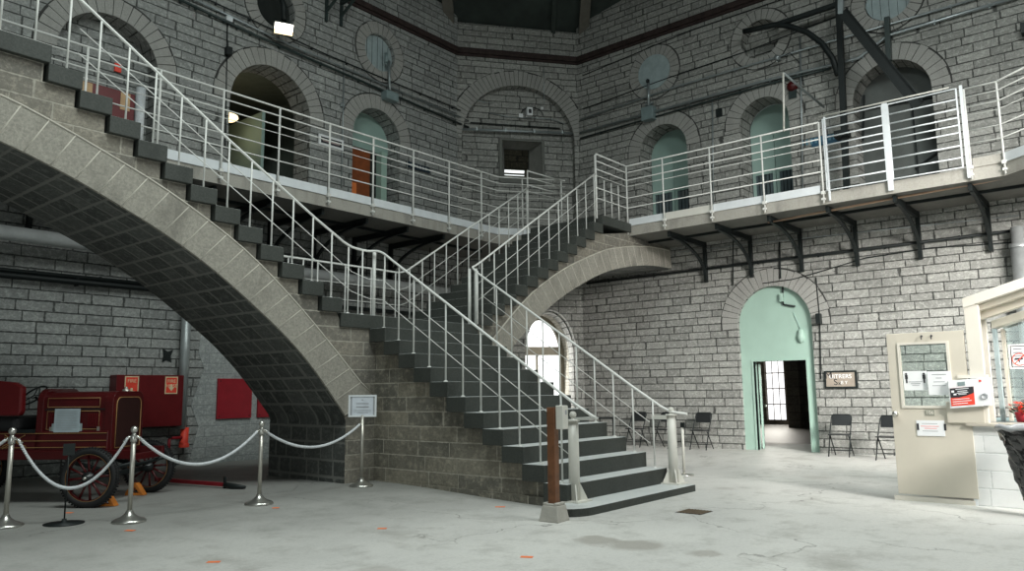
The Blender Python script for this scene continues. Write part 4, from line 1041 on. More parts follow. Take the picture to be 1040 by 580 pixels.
# signs on the walls
def wsign(name, wl, q0, q1, label, face, frame, depth=.03, fw=.03):
    (u0, z1), (u1, z0) = q0, q1
    if u0 > u1: u0, u1 = u1, u0
    root = tag(empty(name, wl.at((u0+u1)/2, z0, 0)), label, 'sign')
    b = MB(); b.prism([(u0, z0), (u1, z0), (u1, z1), (u0, z1)], wl.at, -depth, -.003); part(b, 'panel', face, root)
    if frame:
        b = MB(); b.prism([(u0-fw, z0-fw), (u1+fw, z0-fw), (u1+fw, z1+fw), (u0-fw, z1+fw)], wl.at, -depth-.012, -.001, holes=[[(u0, z0), (u1, z0), (u1, z1), (u0, z1)]]); part(b, 'frame', frame, root)
    return root, (u0, u1, z0, z1)
r, q = wsign('wall_sign', WR, pr(839, 378.5), pr(869.5, 392.5), 'tan letter-board sign in a black frame on the wall right of the mint door', M['tan_panel'], M['iron'], fw=.035)
W_, H_ = q[1]-q[0], q[3]-q[2]; zt = q[3]
def rt(txt, fu, fz_, size, mat): # fu measured from the left as seen from the room
    ptext(txt, size, mat, r, 'lettering', wall_text_matrix(WR, q[1]-W_*fu, q[2]+H_*fz_, -.033))
rt('M', .10, .77, .2, M['ink']); rt('UITRERS', .50, .70, .125, M['paper']); rt('S', .33, .30, .19, M['ink']); rt('x', .46, .24, .12, M['ink']); rt('B Y', .62, .27, .10, M['paper'])
r, q = wsign('wall_sign', WR, pr(825.5, 139), pr(857, 143), 'dark blue sign on the wall behind the right gallery rail', M['blue'], None)
r['label'] = 'dark blue sign on the wall behind the right gallery rail'
bpy.data.objects.remove([c for c in r.children][0])
a0 = pr(857, 133); b0 = pr(825, 152); q = (a0[0], b0[0], b0[1]+.05, a0[1]-.02)
b = MB(); b.prism([(q[0], q[2]), (q[1], q[2]), (q[1], q[3]), (q[0], q[3])], WR.at, -.03, -.003); part(b, 'panel', M['blue'], r)
for k in range(2):
    b = MB(); zz = q[2]+(q[3]-q[2])*(.35+.35*k)
    for j in range(9): b.prism([(q[0]+.08+j*.1, zz), (q[0]+.13+j*.1, zz), (q[0]+.13+j*.1, zz+.06), (q[0]+.08+j*.1, zz+.06)], WR.at, -.034, -.031)
    part(b, 'faded_letters', plain('faded_blue', (.12, .25, .33), .6), r)
r, q = wsign('framed_notice', WL, pl_(325, 138.5), pl_(346, 151), 'framed faded pink notice on the left wall between two arches', plain('faded_pink_print', (.42, .33, .32), .6), M['paper'], fw=.05)
b = MB(); b.prism([(q[0], q[2]), (q[1], q[2]), (q[1], q[3]), (q[0], q[3])], WL.at, -.034, -.031, holes=[[(q[0]+.05, q[2]+.05), (q[1]-.05, q[2]+.05), (q[1]-.05, q[3]-.05), (q[0]+.05, q[3]-.05)]]); part(b, 'border', M['ink'], r)
r, q = wsign('wall_sign', WL, pl_(414, 164), pl_(436, 176.5), 'small navy sign with pale lettering right of the third left arch', M['navy'], None)
for zz in (.62, .28):
    b = MB()
    for j in range(6): b.prism([(q[0]+.08+j*.1, q[2]+zz*(q[3]-q[2])), (q[0]+.14+j*.1, q[2]+zz*(q[3]-q[2])), (q[0]+.14+j*.1, q[2]+(zz+.15)*(q[3]-q[2])), (q[0]+.08+j*.1, q[2]+(zz+.15)*(q[3]-q[2]))], WL.at, -.034, -.031)
    part(b, 'faded_letters', M['grey_ink'], r)

# fittings in the mint arch
cd_ = tag(empty('bent_conduit', WR.at(*pr(797, 302), .09)), 'black bent conduit hanging in the head of the mint arch', 'pipe')
b = MB(); A = [pr(793, 282), pr(793.5, 290), pr(794.5, 309), pr(806.5, 311)]
b.tube([WR.at(*A[0], .08), WR.at(*A[1], .08), WR.at(*A[2], .06), WR.at(*A[3], .06)], .022, 8); part(b, 'run', M['iron'], cd_)
b = MB(); a0 = pr(791, 298); c0 = pr(795, 306); b.prism([(c0[0], c0[1]), (a0[0], c0[1]), (a0[0], a0[1]), (c0[0], a0[1])], WR.at, .02, .1); part(b, 'box', M['mint'], cd_)
sr = tag(empty('siren', WR.at(*pr(812, 340), .09)), 'mint painted siren on the wall of the mint arch', 'siren')
c_ = WR.at(*pr(812, 340), .09)
b = MB(); b.lathe(c_, [(0, -.18), (.06, -.16), (.085, -.05), (.075, 0), (.05, .12), (0, .14)], 14); part(b, 'body', M['mint'], sr)
b = MB(); b.tube([c_+Vector((0, 0, .12)), c_+Vector((0, .12, .45)), c_+Vector((.02, .15, .55))], .01, 6); part(b, 'lead', M['mint_dark'], sr)

# left wall ground floor: smooth block patch, fire cabinet, red panels, drain pipe
b = MB(); b.prism([(uL(7.15), -.1), (uL(9.9), -.1), (uL(9.9), 2.9), (uL(7.35), 2.95), (uL(7.30), 2.2), (uL(7.42), 1.9), (uL(7.2), 1.2), (uL(7.36), .8)], WL.at, -.012, .02)
trim(b.build('block_patch', M['cmu'], uv=WL.uv))
fc = tag(empty('fire_cabinet', WL.at(uL(6.3), .86, 0)), 'long dark red fire hose cabinet on the left wall behind the engine', 'cabinet')
b = MB(); b.prism([(uL(5.70), .84), (uL(6.90), .84), (uL(6.90), 1.76), (uL(5.70), 1.76)], WL.at, -.28, -.0); part(b, 'body', M['red_box'], fc, bevel=.01)
def fire_sign(px0, px1, py0, py1, lines, parent, lift):
    q0 = on(px0, py0, 'Y', YL-lift); q1 = on(px1, py1, 'Y', YL-lift); u0, u1 = uL(q0.x), uL(q1.x); z1, z0 = q0.z, q1.z
    b = MB(); b.prism([(u0, z0), (u1, z0), (u1, z1), (u0, z1)], WL.at, -lift-.004, -lift); part(b, 'sign_plate', plain('cream_sign', (.75, .6, .38), .5), parent)
    b = MB(); b.prism([(u0+.02, z0+.02), (u1-.02, z0+.02), (u1-.02, z1-.02), (u0+.02, z1-.02)], WL.at, -lift-.006, -lift-.003); part(b, 'sign_field', M['red_ink'], parent)
    for k, t in enumerate(lines): ptext(t, .085 if len(t) < 5 else .07, plain('cream_letters', (.8, .65, .42), .5) if k == 0 and not 0 else bpy.data.materials['cream_letters'], parent, 'lettering', wall_text_matrix(WL, (u0+u1)/2, z1-.085-.085*k, -lift-.008))
    cu_ = (u0+u1)/2; zb = z0+.05
    b = MB(); b.prism([(cu_, zb), (cu_+.055, zb+.07), (cu_+.02, zb+.07), (cu_+.02, zb+.12), (cu_-.02, zb+.12), (cu_-.02, zb+.07), (cu_-.055, zb+.07)], WL.at, -lift-.009, -lift-.006); part(b, 'arrow', bpy.data.materials['cream_letters'], parent)
fire_sign(127, 140, 382, 404, ['FIRE'], fc, .28); fire_sign(168, 180, 382.5, 400, ['FIRE', 'HOSE'], fc, .28)
for (x0, x1, z0, z1, lb) in ((7.70, 8.44, .93, 1.71, 'bright red square panel on the left wall beyond the arch pier'), (8.58, 9.4, .93, 1.71, 'red panel on the left wall half hidden by the arch pier')):
    q = tag(empty('red_board', WL.at(uL(x0), z0, 0)), lb, 'panel')
    b = MB(); b.prism([(uL(x0), z0), (uL(x1), z0), (uL(x1), z1), (uL(x0), z1)], WL.at, -.06, -.012); part(b, 'panel', M['red_bright'], q, bevel=.006)
    b = MB()
    for k in range(4):
        b.lathe(WL.at(uL(x0)+(.05 if k % 2 else x1-x0-.05), z0+(.05 if k < 2 else z1-z0-.05), -.062), [(0, -.006), (.012, -.004), (.012, .004), (0, .006)], 8, axis='Y')
    part(b, 'screws', M['iron'], q)
dp = tag(empty('drain_pipe', (6.98, YL-.14, .8)), 'galvanised vertical pipe on the left wall ending in a red elbow', 'pipe')
b = MB(); b.tube([(6.95, YL-.16, .78), (6.95, YL-.16, 3.4)], .085, 16); part(b, 'pipe_run', plain('grey_downpipe', (.36, .39, .39), .4, .4), dp)
b = MB(); b.tube([(7.02, YL-.16, .80), (7.02, YL-.16, .52), (6.98, YL-.16, .48)], .075, 14); b.lathe((7.02, YL-.16, .46), [(.09, -.02), (.09, .03), (.075, .06)], 14); part(b, 'elbow', M['red_ink'], dp)
b = MB(); b.tube([(7.0, YL-.18, .62), (6.75, YL-.18, .62), (6.72, YL-.2, .6), (6.72, YL-.2, .1)], .028, 10); part(b, 'valve_pipe', M['red_bright'], dp)
b = MB(); b.lathe((6.72, YL-.2, .64), [(.0, -.01), (.05, -.01), (.05, .01), (0, .01)], 12); part(b, 'valve_wheel', M['iron'], dp)
hb = tag(empty('broken_block', WL.at(uL(6.66), 2.05, 0)), 'dark ragged hole in the left wall above the fire cabinet', 'hole')
b = MB(); hp = [(uL(6.6), 2.0), (uL(6.68), 2.04), (uL(6.78), 2.0), (uL(6.76), 2.12), (uL(6.80), 2.24), (uL(6.70), 2.2), (uL(6.60), 2.26), (uL(6.62), 2.12)]
b.prism(hp, WL.at, -.012, 0); part(b, 'hole', M['iron'], hb)

# ------------------------------------------------------------------ barrier posts and rope
def stanchion(x, y, label, group='rope barrier posts', h=.98):
    z = fz(x, y); root = tag(empty('barrier_post', (x, y, z)), label, 'barrier post', group)
    b = MB(); b.lathe((0, 0, 0), [(0, .0), (.165, 0), (.168, .012), (.15, .028), (.09, .05), (.045, .085), (.030, .12), (0, .12)], 32); b.build('base', M['chrome'], parent=root)
    b = MB(); b.lathe((0, 0, 0), [(0, .1), (.024, .1), (.024, h-.08), (0, h-.08)], 20); b.build('pole', M['brushed'], parent=root)
    b = MB(); b.lathe((0, 0, 0), [(0, h-.16), (.032, h-.16), (.034, h-.13), (.034, h-.10), (.02, h-.075), (.016, h-.06)]+[(.037*math.sin(t), h-.03-.037*math.cos(t)) for t in [PI*(.15+.85*k/8) for k in range(9)]], 20); b.build('ball_cap', M['chrome'], parent=root)
    b = MB()
    for s in (-1, 1):
        d = Vector((s*RGT.x, s*RGT.y, 0)).normalized(); b.tube([Vector((0, 0, h-.12))+d*.02, Vector((0, 0, h-.11))+d*.06, Vector((0, 0, h-.14))+d*.07], .007, 6)
    b.build('hooks', M['chrome'], parent=root)
    return Vector((x, y, z))
def fpt(px, py):
    z = .05
    for _ in range(6): p = on(px, py, 'Z', z); z = fz(p.x, p.y)
    return p
posts = []
for (px, py), lb in (((5, 535), 'polished barrier post at the left edge of the photo'), ((131, 530), 'polished barrier post in front of the engine front wheels'), ((263, 512), 'polished barrier post beside the arch pier')):
    p = fpt(px, py); stanchion(p.x, p.y, lb); posts.append(p)
# sign post
p = fpt(367, 494); posts.append(p)
sg = tag(empty('sign_stand', p), 'polished barrier post topped by a framed information sign', 'sign stand')
b = MB(); b.lathe((0, 0, 0), [(0, .0), (.165, 0), (.168, .012), (.15, .028), (.09, .05), (.045, .085), (.030, .12), (0, .12)], 32); b.build('base', M['chrome'], parent=sg)
b = MB(); b.lathe((0, 0, 0), [(0, .1), (.024, .1), (.024, .99), (0, .99)], 20); b.build('pole', M['brushed'], parent=sg)
rx, ry = Vector((RGT.x, RGT.y, 0)).normalized(), Vector((0, 0, 1)); nf = rx.cross(ry)
def SG(a, c, d): return Vector((0, 0, 1.12))+rx*a+ry*c*1.0+nf*d
b = MB(); b.prism([(-.20, -.155), (.20, -.155), (.20, .155), (-.20, .155)], SG, 0, .02, holes=[[(-.175, -.13), (.175, -.13), (.175, .13), (-.175, .13)]]); b.build('frame', M['white'], parent=sg)
b = MB(); b.prism([(-.18, -.14), (.18, -.14), (.18, .14), (-.18, .14)], SG, .0, .01); b.build('backing', M['grey_ink'], parent=sg)
b = MB(); b.prism([(-.15, -.13), (.15, -.13), (.15, .13), (-.15, .13)], SG, .008, .013); b.build('sheet', plain('blue_white_paper', (.62, .66, .72), .6), parent=sg)
b = MB()
for zz, ww, hh in ((.085, .012, .012), (.04, .09, .006), (.025, .09, .005), (-.015, .09, .018), (-.06, .12, .005), (-.08, .12, .005), (-.1, .08, .005)): b.prism([(-ww, zz-hh/2), (ww, zz-hh/2), (ww, zz+hh/2), (-ww, zz+hh/2)], SG, .013, .015)
b.build('printed_lines', M['grey_ink'], parent=sg)
def rope(a, c, sag, label):
    root = tag(empty('barrier_rope', (a+c)/2), label, 'rope')
    pts = []; n = 40
    for k in range(n+1):
        t = k/n; q = a.lerp(c, t); q = Vector((q.x, q.y, q.z-sag*4*t*(1-t)-.0)); pts.append(q)
    b = MB()
    for s in range(3):
        tw = []
        for k in range(n*5+1):
            t = k/(n*5); q = a.lerp(c, t); q = Vector((q.x, q.y, q.z-sag*4*t*(1-t))); an = 2*PI*(s/3+t*26); d = (c-a).normalized(); sx = d.cross(Vector((0, 0, 1))).normalized()
            tw.append(q+sx*math.cos(an)*.0095+Vector((0, 0, 1))*math.sin(an)*.0095)
        b.tube(tw, .0105, 5)
    part(b, 'rope', M['rope'], root)
    b = MB(); d = (c-a).normalized()
    for q, s in ((a, 1), (c, -1)): b.tube([q-d*s*.03+Vector((0, 0, .02)), q+d*s*.04-Vector((0, 0, .035))], .013, 8)
    part(b, 'end_clips', M['chrome'], root)
H = Vector((0, 0, .86))
def off(a, c, s=.06): return a+(c-a).normalized()*s
for (i, j, sag, lb) in ((0, 1, .50, 'white twisted rope sagging in front of the engine front wheel'), (1, 2, .33, 'white twisted rope sagging between the engine and the arch pier'), (2, 3, .25, 'white twisted rope sagging in front of the arch pier')):
    a, c = posts[i]+H, posts[j]+H; rope(off(a, c), off(c, a), sag, lb)
a = posts[0]+H; c = a+Vector((-1.3, 1.2, 0)); rope(off(a, c), c, .35, 'white rope leaving the photo at the left edge')

# low black sign stand
p = fpt(65, 532)
st = tag(empty('thin_stand', p), 'thin black stand with a flat round foot in front of the engine', 'stand')
b = MB(); b.lathe((0, 0, 0), [(0, 0), (.19, 0), (.19, .008), (.03, .014), (.02, .05), (0, .05)], 24); b.build('foot', M['iron'], parent=st)
b = MB(); b.tube([(0, 0, .03), (0, 0, .78)], .008, 8); b.build('pole', M['iron'], parent=st)
b = MB(); b.beam((-.05, .02, .75), (.05, -.02, .75), .02, .12); b.build('clip', M['iron'], parent=st)

# orange tape on the floor
for (px, py, w_, lb) in ((132, 539, .14, 'in front of the second barrier post'), (217, 571, .16, 'near the bottom edge left of centre'), (280, 516, .12, 'beside the barrier post at the pier'), (388, 537, .14, 'on open floor left of the stair'), (508, 515, .18, 'close to the foot of the stair wall'), (535, 566, .16, 'near the bottom edge right of the post'), (70, 521, .12, 'in the shade under the engine')):
    p = fpt(px, py); a = random.uniform(-.2, .2)-YAW+.5*PI-PI/2
    b = MB(); b.box(-w_*.33, w_*.33, -.028, .028, .001, .004); o = b.build('floor_tape', M['orange'], loc=p, rotz=a); tag(o, 'orange tape mark on the floor ' + lb, 'tape')
dr = tag(empty('floor_drain', fpt(705, 520)), 'dark square drain grate set in the bright floor', 'drain')
b = MB()
for k in range(8): b.box(-.15, .15, -.145+.038*k, -.125+.038*k, .002, .008)
b.build('bars', plain('rusty_grate', (.16, .12, .08), .8), parent=dr)
b = MB(); b.box(-.16, .16, -.16, .16, .0005, .002); b.build('pit', M['ink'], parent=dr)
# ------------------------------------------------------------------ antique fire engine
hd = Vector((.611, -.792, 0)); eo = Vector((4.33, 10.12, .095))
eng = tag(empty('antique_fire_engine', eo, math.atan2(hd.y, hd.x)), 'antique dark red fire engine with spoked wheels and gold pinstripes', 'vehicle')
def ep(mb, name, mats, **k): return mb.build(name, mats, parent=eng, **k)
def wheel(x, y, r=.35, name='wheel'):
    wr = empty(name, (x, y, r)); wr.parent = eng
    b = MB(); prof = []
    for k in range(13):
        t = 2*PI*k/12; prof.append((r-.045+.045*math.cos(t), .05*math.sin(t)))
    b.lathe((0, 0, 0), prof, 48, axis='Y')
    for k in range(60):
        a = 2*PI*k/60; c = Vector(((r-.002)*math.cos(a), 0, (r-.002)*math.sin(a)))
        for s in (-1, 1): b.box(-.007, .007, -.01, .01, -.008, .008, mat=Matrix.Translation(c+Vector((0, s*.026, 0))) @ Matrix.Rotation(-a, 4, 'Y'))
    b.build('tyre', M['black'], parent=wr)
    b = MB(); b.lathe((0, 0, 0), [(r-.09, -.03), (r-.065, -.03), (r-.065, .03), (r-.09, .03), (r-.09, -.03)], 40, axis='Y'); b.build('rim', M['red'], parent=wr)
    b = MB()
    b.lathe((0, 0, 0), [(r-.082, -.034), (r-.07, -.034), (r-.07, -.03)], 40, axis='Y'); b.build('pinstripe', M['gold'], parent=wr)
    for k in range(12):
        a = 2*PI*k/12+.1; c, s_ = math.cos(a), math.sin(a)
        b = MB(); b.tube([(c*.05, 0, s_*.05), (c*.14, 0, s_*.14), (c*(r-.085), 0, s_*(r-.085))], [.017, .013, .015], 8); b.build('spoke', M['red'], parent=wr)
    b = MB(); b.lathe((0, 0, 0), [(0, -.09), (.03, -.09), (.036, -.06), (.07, -.045), (.07, .045), (.04, .07), (0, .08)], 20, axis='Y'); b.build('hub', M['black_gloss'], parent=wr)
    b = MB(); b.lathe((0, 0, 0), [(0, -.115), (.018, -.11), (.024, -.088), (0, -.086)], 12, axis='Y'); b.build('hub_cap', M['chrome'], parent=wr)
for x, y in ((0, -.68), (0, .68), (-2.3, -.68), (-2.3, .68)): wheel(x, y)
for xa_ in (0, -2.3):
    b = MB(); b.beam((xa_, -.66, .34), (xa_, .66, .34), .055, .055); ep(b, 'axle', M['iron'])
b = MB()
for s in (-1, 1):
    b.tube([(-.42, s*.36, .50), (0, s*.36, .40), (.38, s*.36, .50)], .025, 8)
    b.tube([(-2.8, s*.36, .52), (-2.3, s*.36, .42), (-1.85, s*.36, .52)], .028, 8)
ep(b, 'leaf_spring', M['iron'])
b = MB()
for s in (-1, 1): b.beam((-3.4, s*.36, .59), (.35, s*.36, .59), .06, .11)
b.beam((.3, -.36, .55), (.3, .36, .55), .05, .08); ep(b, 'chassis', M['red'], bevel=.008)
# body sill
b = MB(); b.box(-3.4, .02, -.38, .38, .64, .88); ep(b, 'body_sill', M['red'], bevel=.012)
b = MB()
for z in (.68, .76, .85): b.box(-3.4, .0, -.386, -.38, z, z+.007)
# diamond stripes
for x0 in (-1.3, -1.72):
    for s in (0, .03): b.beam((x0, -.387, .67+s), (x0+.28, -.387, .84-s*.2), .004, .008); b.beam((x0+.02, -.387, .84-s), (x0+.3, -.387, .67+s), .004, .008)
ep(b, 'sill_pinstripe', M['gold'])
# hood: rounded top box
def hoodsec(x, h=1.36, hw=.35, r=.13, z0=.86):
    pts = [(-hw, z0), (hw, z0)]
    for k in range(7): a = PI/2*k/6; pts.append((hw-r+r*math.cos(a), h-r+r*math.sin(a)))
    for k in range(7): a = PI/2+PI/2*k/6; pts.append((-hw+r+r*math.cos(a), h-r+r*math.sin(a)))
    return pts
b = MB(); b.prism(hoodsec(0), lambda u, v, d: Vector((d, u, v)), -.84, -.05); ep(b, 'hood', M['red'], bevel=.01)
b = MB(); b.prism(hoodsec(0, 1.40, .38, .15, .62), lambda u, v, d: Vector((d, u, v)), -.90, -.82); ep(b, 'cowl', M['red'], bevel=.02)
b = MB(); b.prism(hoodsec(0, 1.36, .36, .13, .60), lambda u, v, d: Vector((d, u, v)), -.05, .05); ep(b, 'radiator_shell', M['red'], bevel=.03)
b = MB(); b.prism(hoodsec(0, 1.27, .27, .08, .68), lambda u, v, d: Vector((d, u, v)), .048, .054); ep(b, 'radiator_core', plain('dark_radiator', (.03, .009, .008), .5))
b = MB(); sec = hoodsec(0, 1.285, .285, .09, .665); b.tube([Vector((.056, u, v)) for u, v in sec], .006, 6, closed=True); ep(b, 'radiator_pinstripe', M['gold'])
b = MB(); b.lathe((.0, 0, 1.35), [(.045, 0), (.045, .03), (.02, .04), (.02, .06), (0, .07)], 16); ep(b, 'radiator_cap', M['brushed'])
b = MB()
def rect(x0, x1, z0, z1, y=-.355):
    P = [(x0, y, z0), (x1, y, z0), (x1, y, z1), (x0, y, z1)]
    b.tube([Vector(p) for p in P], .0045, 5, closed=True)
rect(-.78, -.12, 1.17, 1.28); rect(-.78, -.12, .90, 1.12)
ep(b, 'hood_pinstripe', M['gold'])
b = MB()
for k in range(8): b.box(-.26+.022*k, -.255+.022*k, -.362, -.35, .93, 1.09)
ep(b, 'louvres', M['red_box']); b = MB()
for k in range(5): b.box(-.74+.022*k, -.735+.022*k, -.362, -.35, .93, 1.09)
ep(b, 'louvres', M['red_box'])
b = MB(); b.box(-.84, -.05, -.358, -.35, 1.135, 1.15); ep(b, 'hood_hinge', M['black_gloss'])
b = MB(); 
for x in (-.72, -.12): b.box(x-.012, x+.012, -.37, -.345, .86, .93)
ep(b, 'hood_latch', M['brushed'])
# seat, dash, steering
b = MB(); b.prism([(-2.2, 1.07), (-1.08, 1.07), (-1.05, 1.12), (-1.06, 1.42), (-1.16, 1.48), (-1.45, 1.51), (-2.2, 1.53)], lambda u, v, d: Vector((u, d, v)), -.46, -.36); b.box(-2.3, -2.15, -.40, .40, 1.05, 1.5); ep(b, 'seat_back_box', M['red_box'], bevel=.02)
b = MB(); b.box(-1.95, -1.12, -.42, .42, .88, 1.06); ep(b, 'seat_cushion', M['black'], bevel=.05)
b = MB(); b.box(-1.2, -.9, -.40, .40, .86, .90); ep(b, 'footboard', M['iron'])
b = MB(); b.tube([(-.9, .1, .92), (-1.26, .1, 1.3)], .014, 8); ep(b, 'steering_column', M['iron'])
b = MB(); c0 = Vector((-1.28, .1, 1.32)); ax_ = Vector((-.36, 0, .38)).normalized(); s1 = Vector((0, 1, 0)); s2 = ax_.cross(s1)
b.tube([c0+(s1*math.cos(2*PI*k/20)+s2*math.sin(2*PI*k/20))*.17 for k in range(20)], .011, 6, closed=True)
for k in range(3): b.tube([c0, c0+(s1*math.cos(2*PI*k/3)+s2*math.sin(2*PI*k/3))*.17], .007, 6)
ep(b, 'steering_wheel', M['iron'])
# sheet of paper in a holder
ps = tag(empty('information_sheet', eo), 'printed sheet in a plastic holder on the side of the engine hood', 'notice')
ps.rotation_euler.z = eng.rotation_euler.z
b = MB(); b.box(-.70, -.32, -.376, -.37, .84, .97); b.build('holder', M['grey_disc'], parent=ps)
b = MB(); b.box(-.67, -.35, -.382, -.376, .865, 1.15); b.build('sheet', plain('blue_grey_paper', (.45, .53, .57), .6), parent=ps)
b = MB()
for k in range(12): b.box(-.64, -.38-(.05 if k % 4 == 3 else 0), -.384, -.382, 1.12-.02*k, 1.124-.02*k)
b.build('printed_lines', M['grey_ink'], parent=ps)
b = MB(); b.box(-3.4, -2.0, -.44, .44, .88, 1.3); ep(b, 'rear_body', M['red'], bevel=.02)
# chocks
for i, (px, py, lb) in enumerate(((108, 514, 'orange wheel chock against the near front wheel of the engine'), (138, 503, 'orange wheel chock against the far front wheel of the engine'))):
    p = fpt(px, py); b = MB(); b.prism([(-.13, 0), (.13, 0), (.11, .03), (.02, .16), (-.03, .16), (-.12, .04)], lambda u, v, d: Vector((u, d, v)), -.05, .05, holes=[[(-.05, .03), (.06, .03), (.0, .11)]])
    o = b.build('wheel_chock', M['chock'], loc=p+Vector((0, 0, .002)), rotz=math.atan2(hd.y, hd.x), bevel=.006); tag(o, lb, 'wheel chock')
# tow bar on the floor
a_, c_ = fpt(158, 491), fpt(228, 496)
tb = tag(empty('tow_bar', a_), 'red tow bar lying on the floor in front of the engine', 'tow bar')
b = MB(); b.beam(a_+Vector((0, 0, .06)), c_+Vector((0, 0, .05)), .05, .05); part(b, 'bar', M['red_bright'], tb)
d = (c_-a_).normalized(); b = MB(); b.tube([c_+Vector((0, 0, .05)), c_+d*.18+Vector((0, 0, .03)), c_+d*.38+Vector((.03, .02, .03))], [.035, .045, .02], 8); b.beam(c_+Vector((0, 0, .0)), c_+Vector((0, 0, .16)), .03, .03); part(b, 'hitch', M['iron'], tb)

# ------------------------------------------------------------------ brown post with box
p = fpt(563, 529)
wp = tag(empty('wooden_post', p), 'brown wooden post standing in a concrete foot before the stair', 'post')
wp.rotation_euler.z = math.radians(6)
b = MB(); v0 = [(-.125, -.125), (.125, -.125), (.125, .125), (-.125, .125)]
A = [b.bm.verts.new((x, y, 0)) for x, y in v0]; B2 = [b.bm.verts.new((x*.76, y*.76, .17)) for x, y in v0]
b.bm.faces.new(A[::-1]); b.bm.faces.new(B2)
for i in range(4): b.bm.faces.new((A[i], A[(i+1) % 4], B2[(i+1) % 4], B2[i]))
for s in (-1, 1):
    b.box(-.09, .09, s*.068-.022, s*.068+.022, .168, .20); 
    b.box(s*.068-.02, s*.068+.02, -.09, .09, .168, .19)
b.build('concrete_foot', M['precast'], parent=wp, bevel=.01)
b = MB(); b.box(-.048, .048, -.048, .048, .17, 1.22); b.build('timber', M['wood'], parent=wp, bevel=.006)
bx = tag(empty('dispenser_box', p+Vector((0, 0, 1.0)), math.radians(6)), 'white box fixed to the top of the brown post', 'box')
dr_ = Vector((RGT.x, RGT.y, 0)).normalized()
b = MB(); b.box(-.02, .10, -.145, -.05, -.02, .24); b.build('case', M['offwhite'], parent=bx, bevel=.01)
b = MB(); b.box(.03, .06, -.149, -.145, .14, .19); b.build('window', M['grey_ink'], parent=bx)

# ------------------------------------------------------------------ folding chairs and table by the right wall
def tubes(b, r, *lines):
    for l in lines: b.tube(l, r, 8)
def make_chair():
    t = empty('folding_chair')
    # back legs / front legs crossing, local -y is the front
    for s in (-1, 1):
        x = s*.20
        b = MB(); b.tube([(x, -.23, 0), (x, -.02, .46), (x, .17, .78), (x*.92, .185, .82)], .0125, 8); b.build('leg', M['iron'], parent=t)
        b = MB(); b.tube([(x*.90, .24, 0), (x*.90, -.10, .44)], .0125, 8); b.build('leg', M['iron'], parent=t)
    b = MB(); b.tube([(-.184, .185, .82), (-.16, .19, .845), (.16, .19, .845), (.184, .185, .82)], .0125, 8); b.build('top_rail', M['iron'], parent=t)
    b = MB(); b.box(-.19, .19, -.24, .14, .435, .46); b.build('seat', M['black_gloss'], parent=t, bevel=.012)
    b = MB(); b.prism([(-.185, .62), (.185, .62), (.19, .80), (.15, .845), (-.15, .845), (-.19, .80)], lambda u, v, d: Vector((u, .10+(v-.62)*.38+d, v)), 0, .02); b.build('backrest', M['black_gloss'], parent=t, bevel=.01)
    b = MB(); b.tube([(-.2, -.17, .13), (.2, -.17, .13)], .009, 6); b.build('front_stretcher', M['iron'], parent=t)
    b = MB(); b.tube([(-.18, .18, .11), (.18, .18, .11)], .009, 6); b.build('rear_stretcher', M['iron'], parent=t)
    return t
ch0 = make_chair()
spots = [(on(647, 455, 'X', 16.75), 2, 'black folding chair farthest behind the stair foot at the dark table'),
         (on(676, 455, 'X', 16.7), -3, 'black folding chair seen between the stair railing and the right newel'),
         (on(713, 454, 'X', 16.75), 2, 'black folding chair standing alone left of the mint door'),
         (on(855, 463, 'X', 16.6), 3, 'black folding chair under the framed letter-board sign'),
         (on(905, 468, 'X', 16.2), -4, 'black folding chair half hidden by the beige booth door')]
first = True
for p, a, lb in spots:
    if first: c = ch0; first = False
    else:
        c = ch0.copy(); COL.objects.link(c)
        for k in list(ch0.children):
            d = k.copy(); COL.objects.link(d); d.parent = c
    c.location = (p.x, p.y, 0); c.rotation_euler.z = math.radians(-90+a); tag(c, lb, 'chair', 'folding chairs along the right wall')
tp_ = on(625, 426, 'X', 16.3)
tb = tag(empty('folding_table', (16.3, 11.2, 0)), 'dark folding table behind the stair foot beside the arched window', 'table')
b = MB(); b.box(-.38, .38, -.75, .75, .70, .73); b.build('tabletop', M['iron'], parent=tb, bevel=.006)
for sx in (-1, 1):
    for sy in (-1, 1): b = MB(); b.tube([(sx*.3, sy*.6, 0), (sx*.3, sy*.6, .7)], .014, 8); b.build('leg', M['iron'], parent=tb)
# white railing bar between last baluster and newel, small bollard
p = fpt(695, 483)
rb = tag(empty('queue_post', p), 'slim cream queue post with round foot behind the right newel', 'post')
b = MB(); b.lathe((0, 0, 0), [(0, 0), (.15, 0), (.15, .02), (.03, .03), (0, .03)], 28); b.build('foot', M['chrome'], parent=rb)
b = MB(); b.lathe((0, 0, 0), [(0, .03), (.022, .03), (.022, .86), (0, .86)], 16); b.build('pole', M['offwhite'], parent=rb)
b = MB(); b.box(-.03, .0, -.05, .02, .78, .86); b.build('belt_head', M['iron'], parent=rb)
wb = tag(empty('white_bar', (9.8, 5.9, .9)), 'cream board fixed between the last baluster and the right newel', 'board')
b = MB(); b.box(9.77, 9.80, 5.34, 5.58, .98, 1.04); part(b, 'board', M['offwhite'], wb)

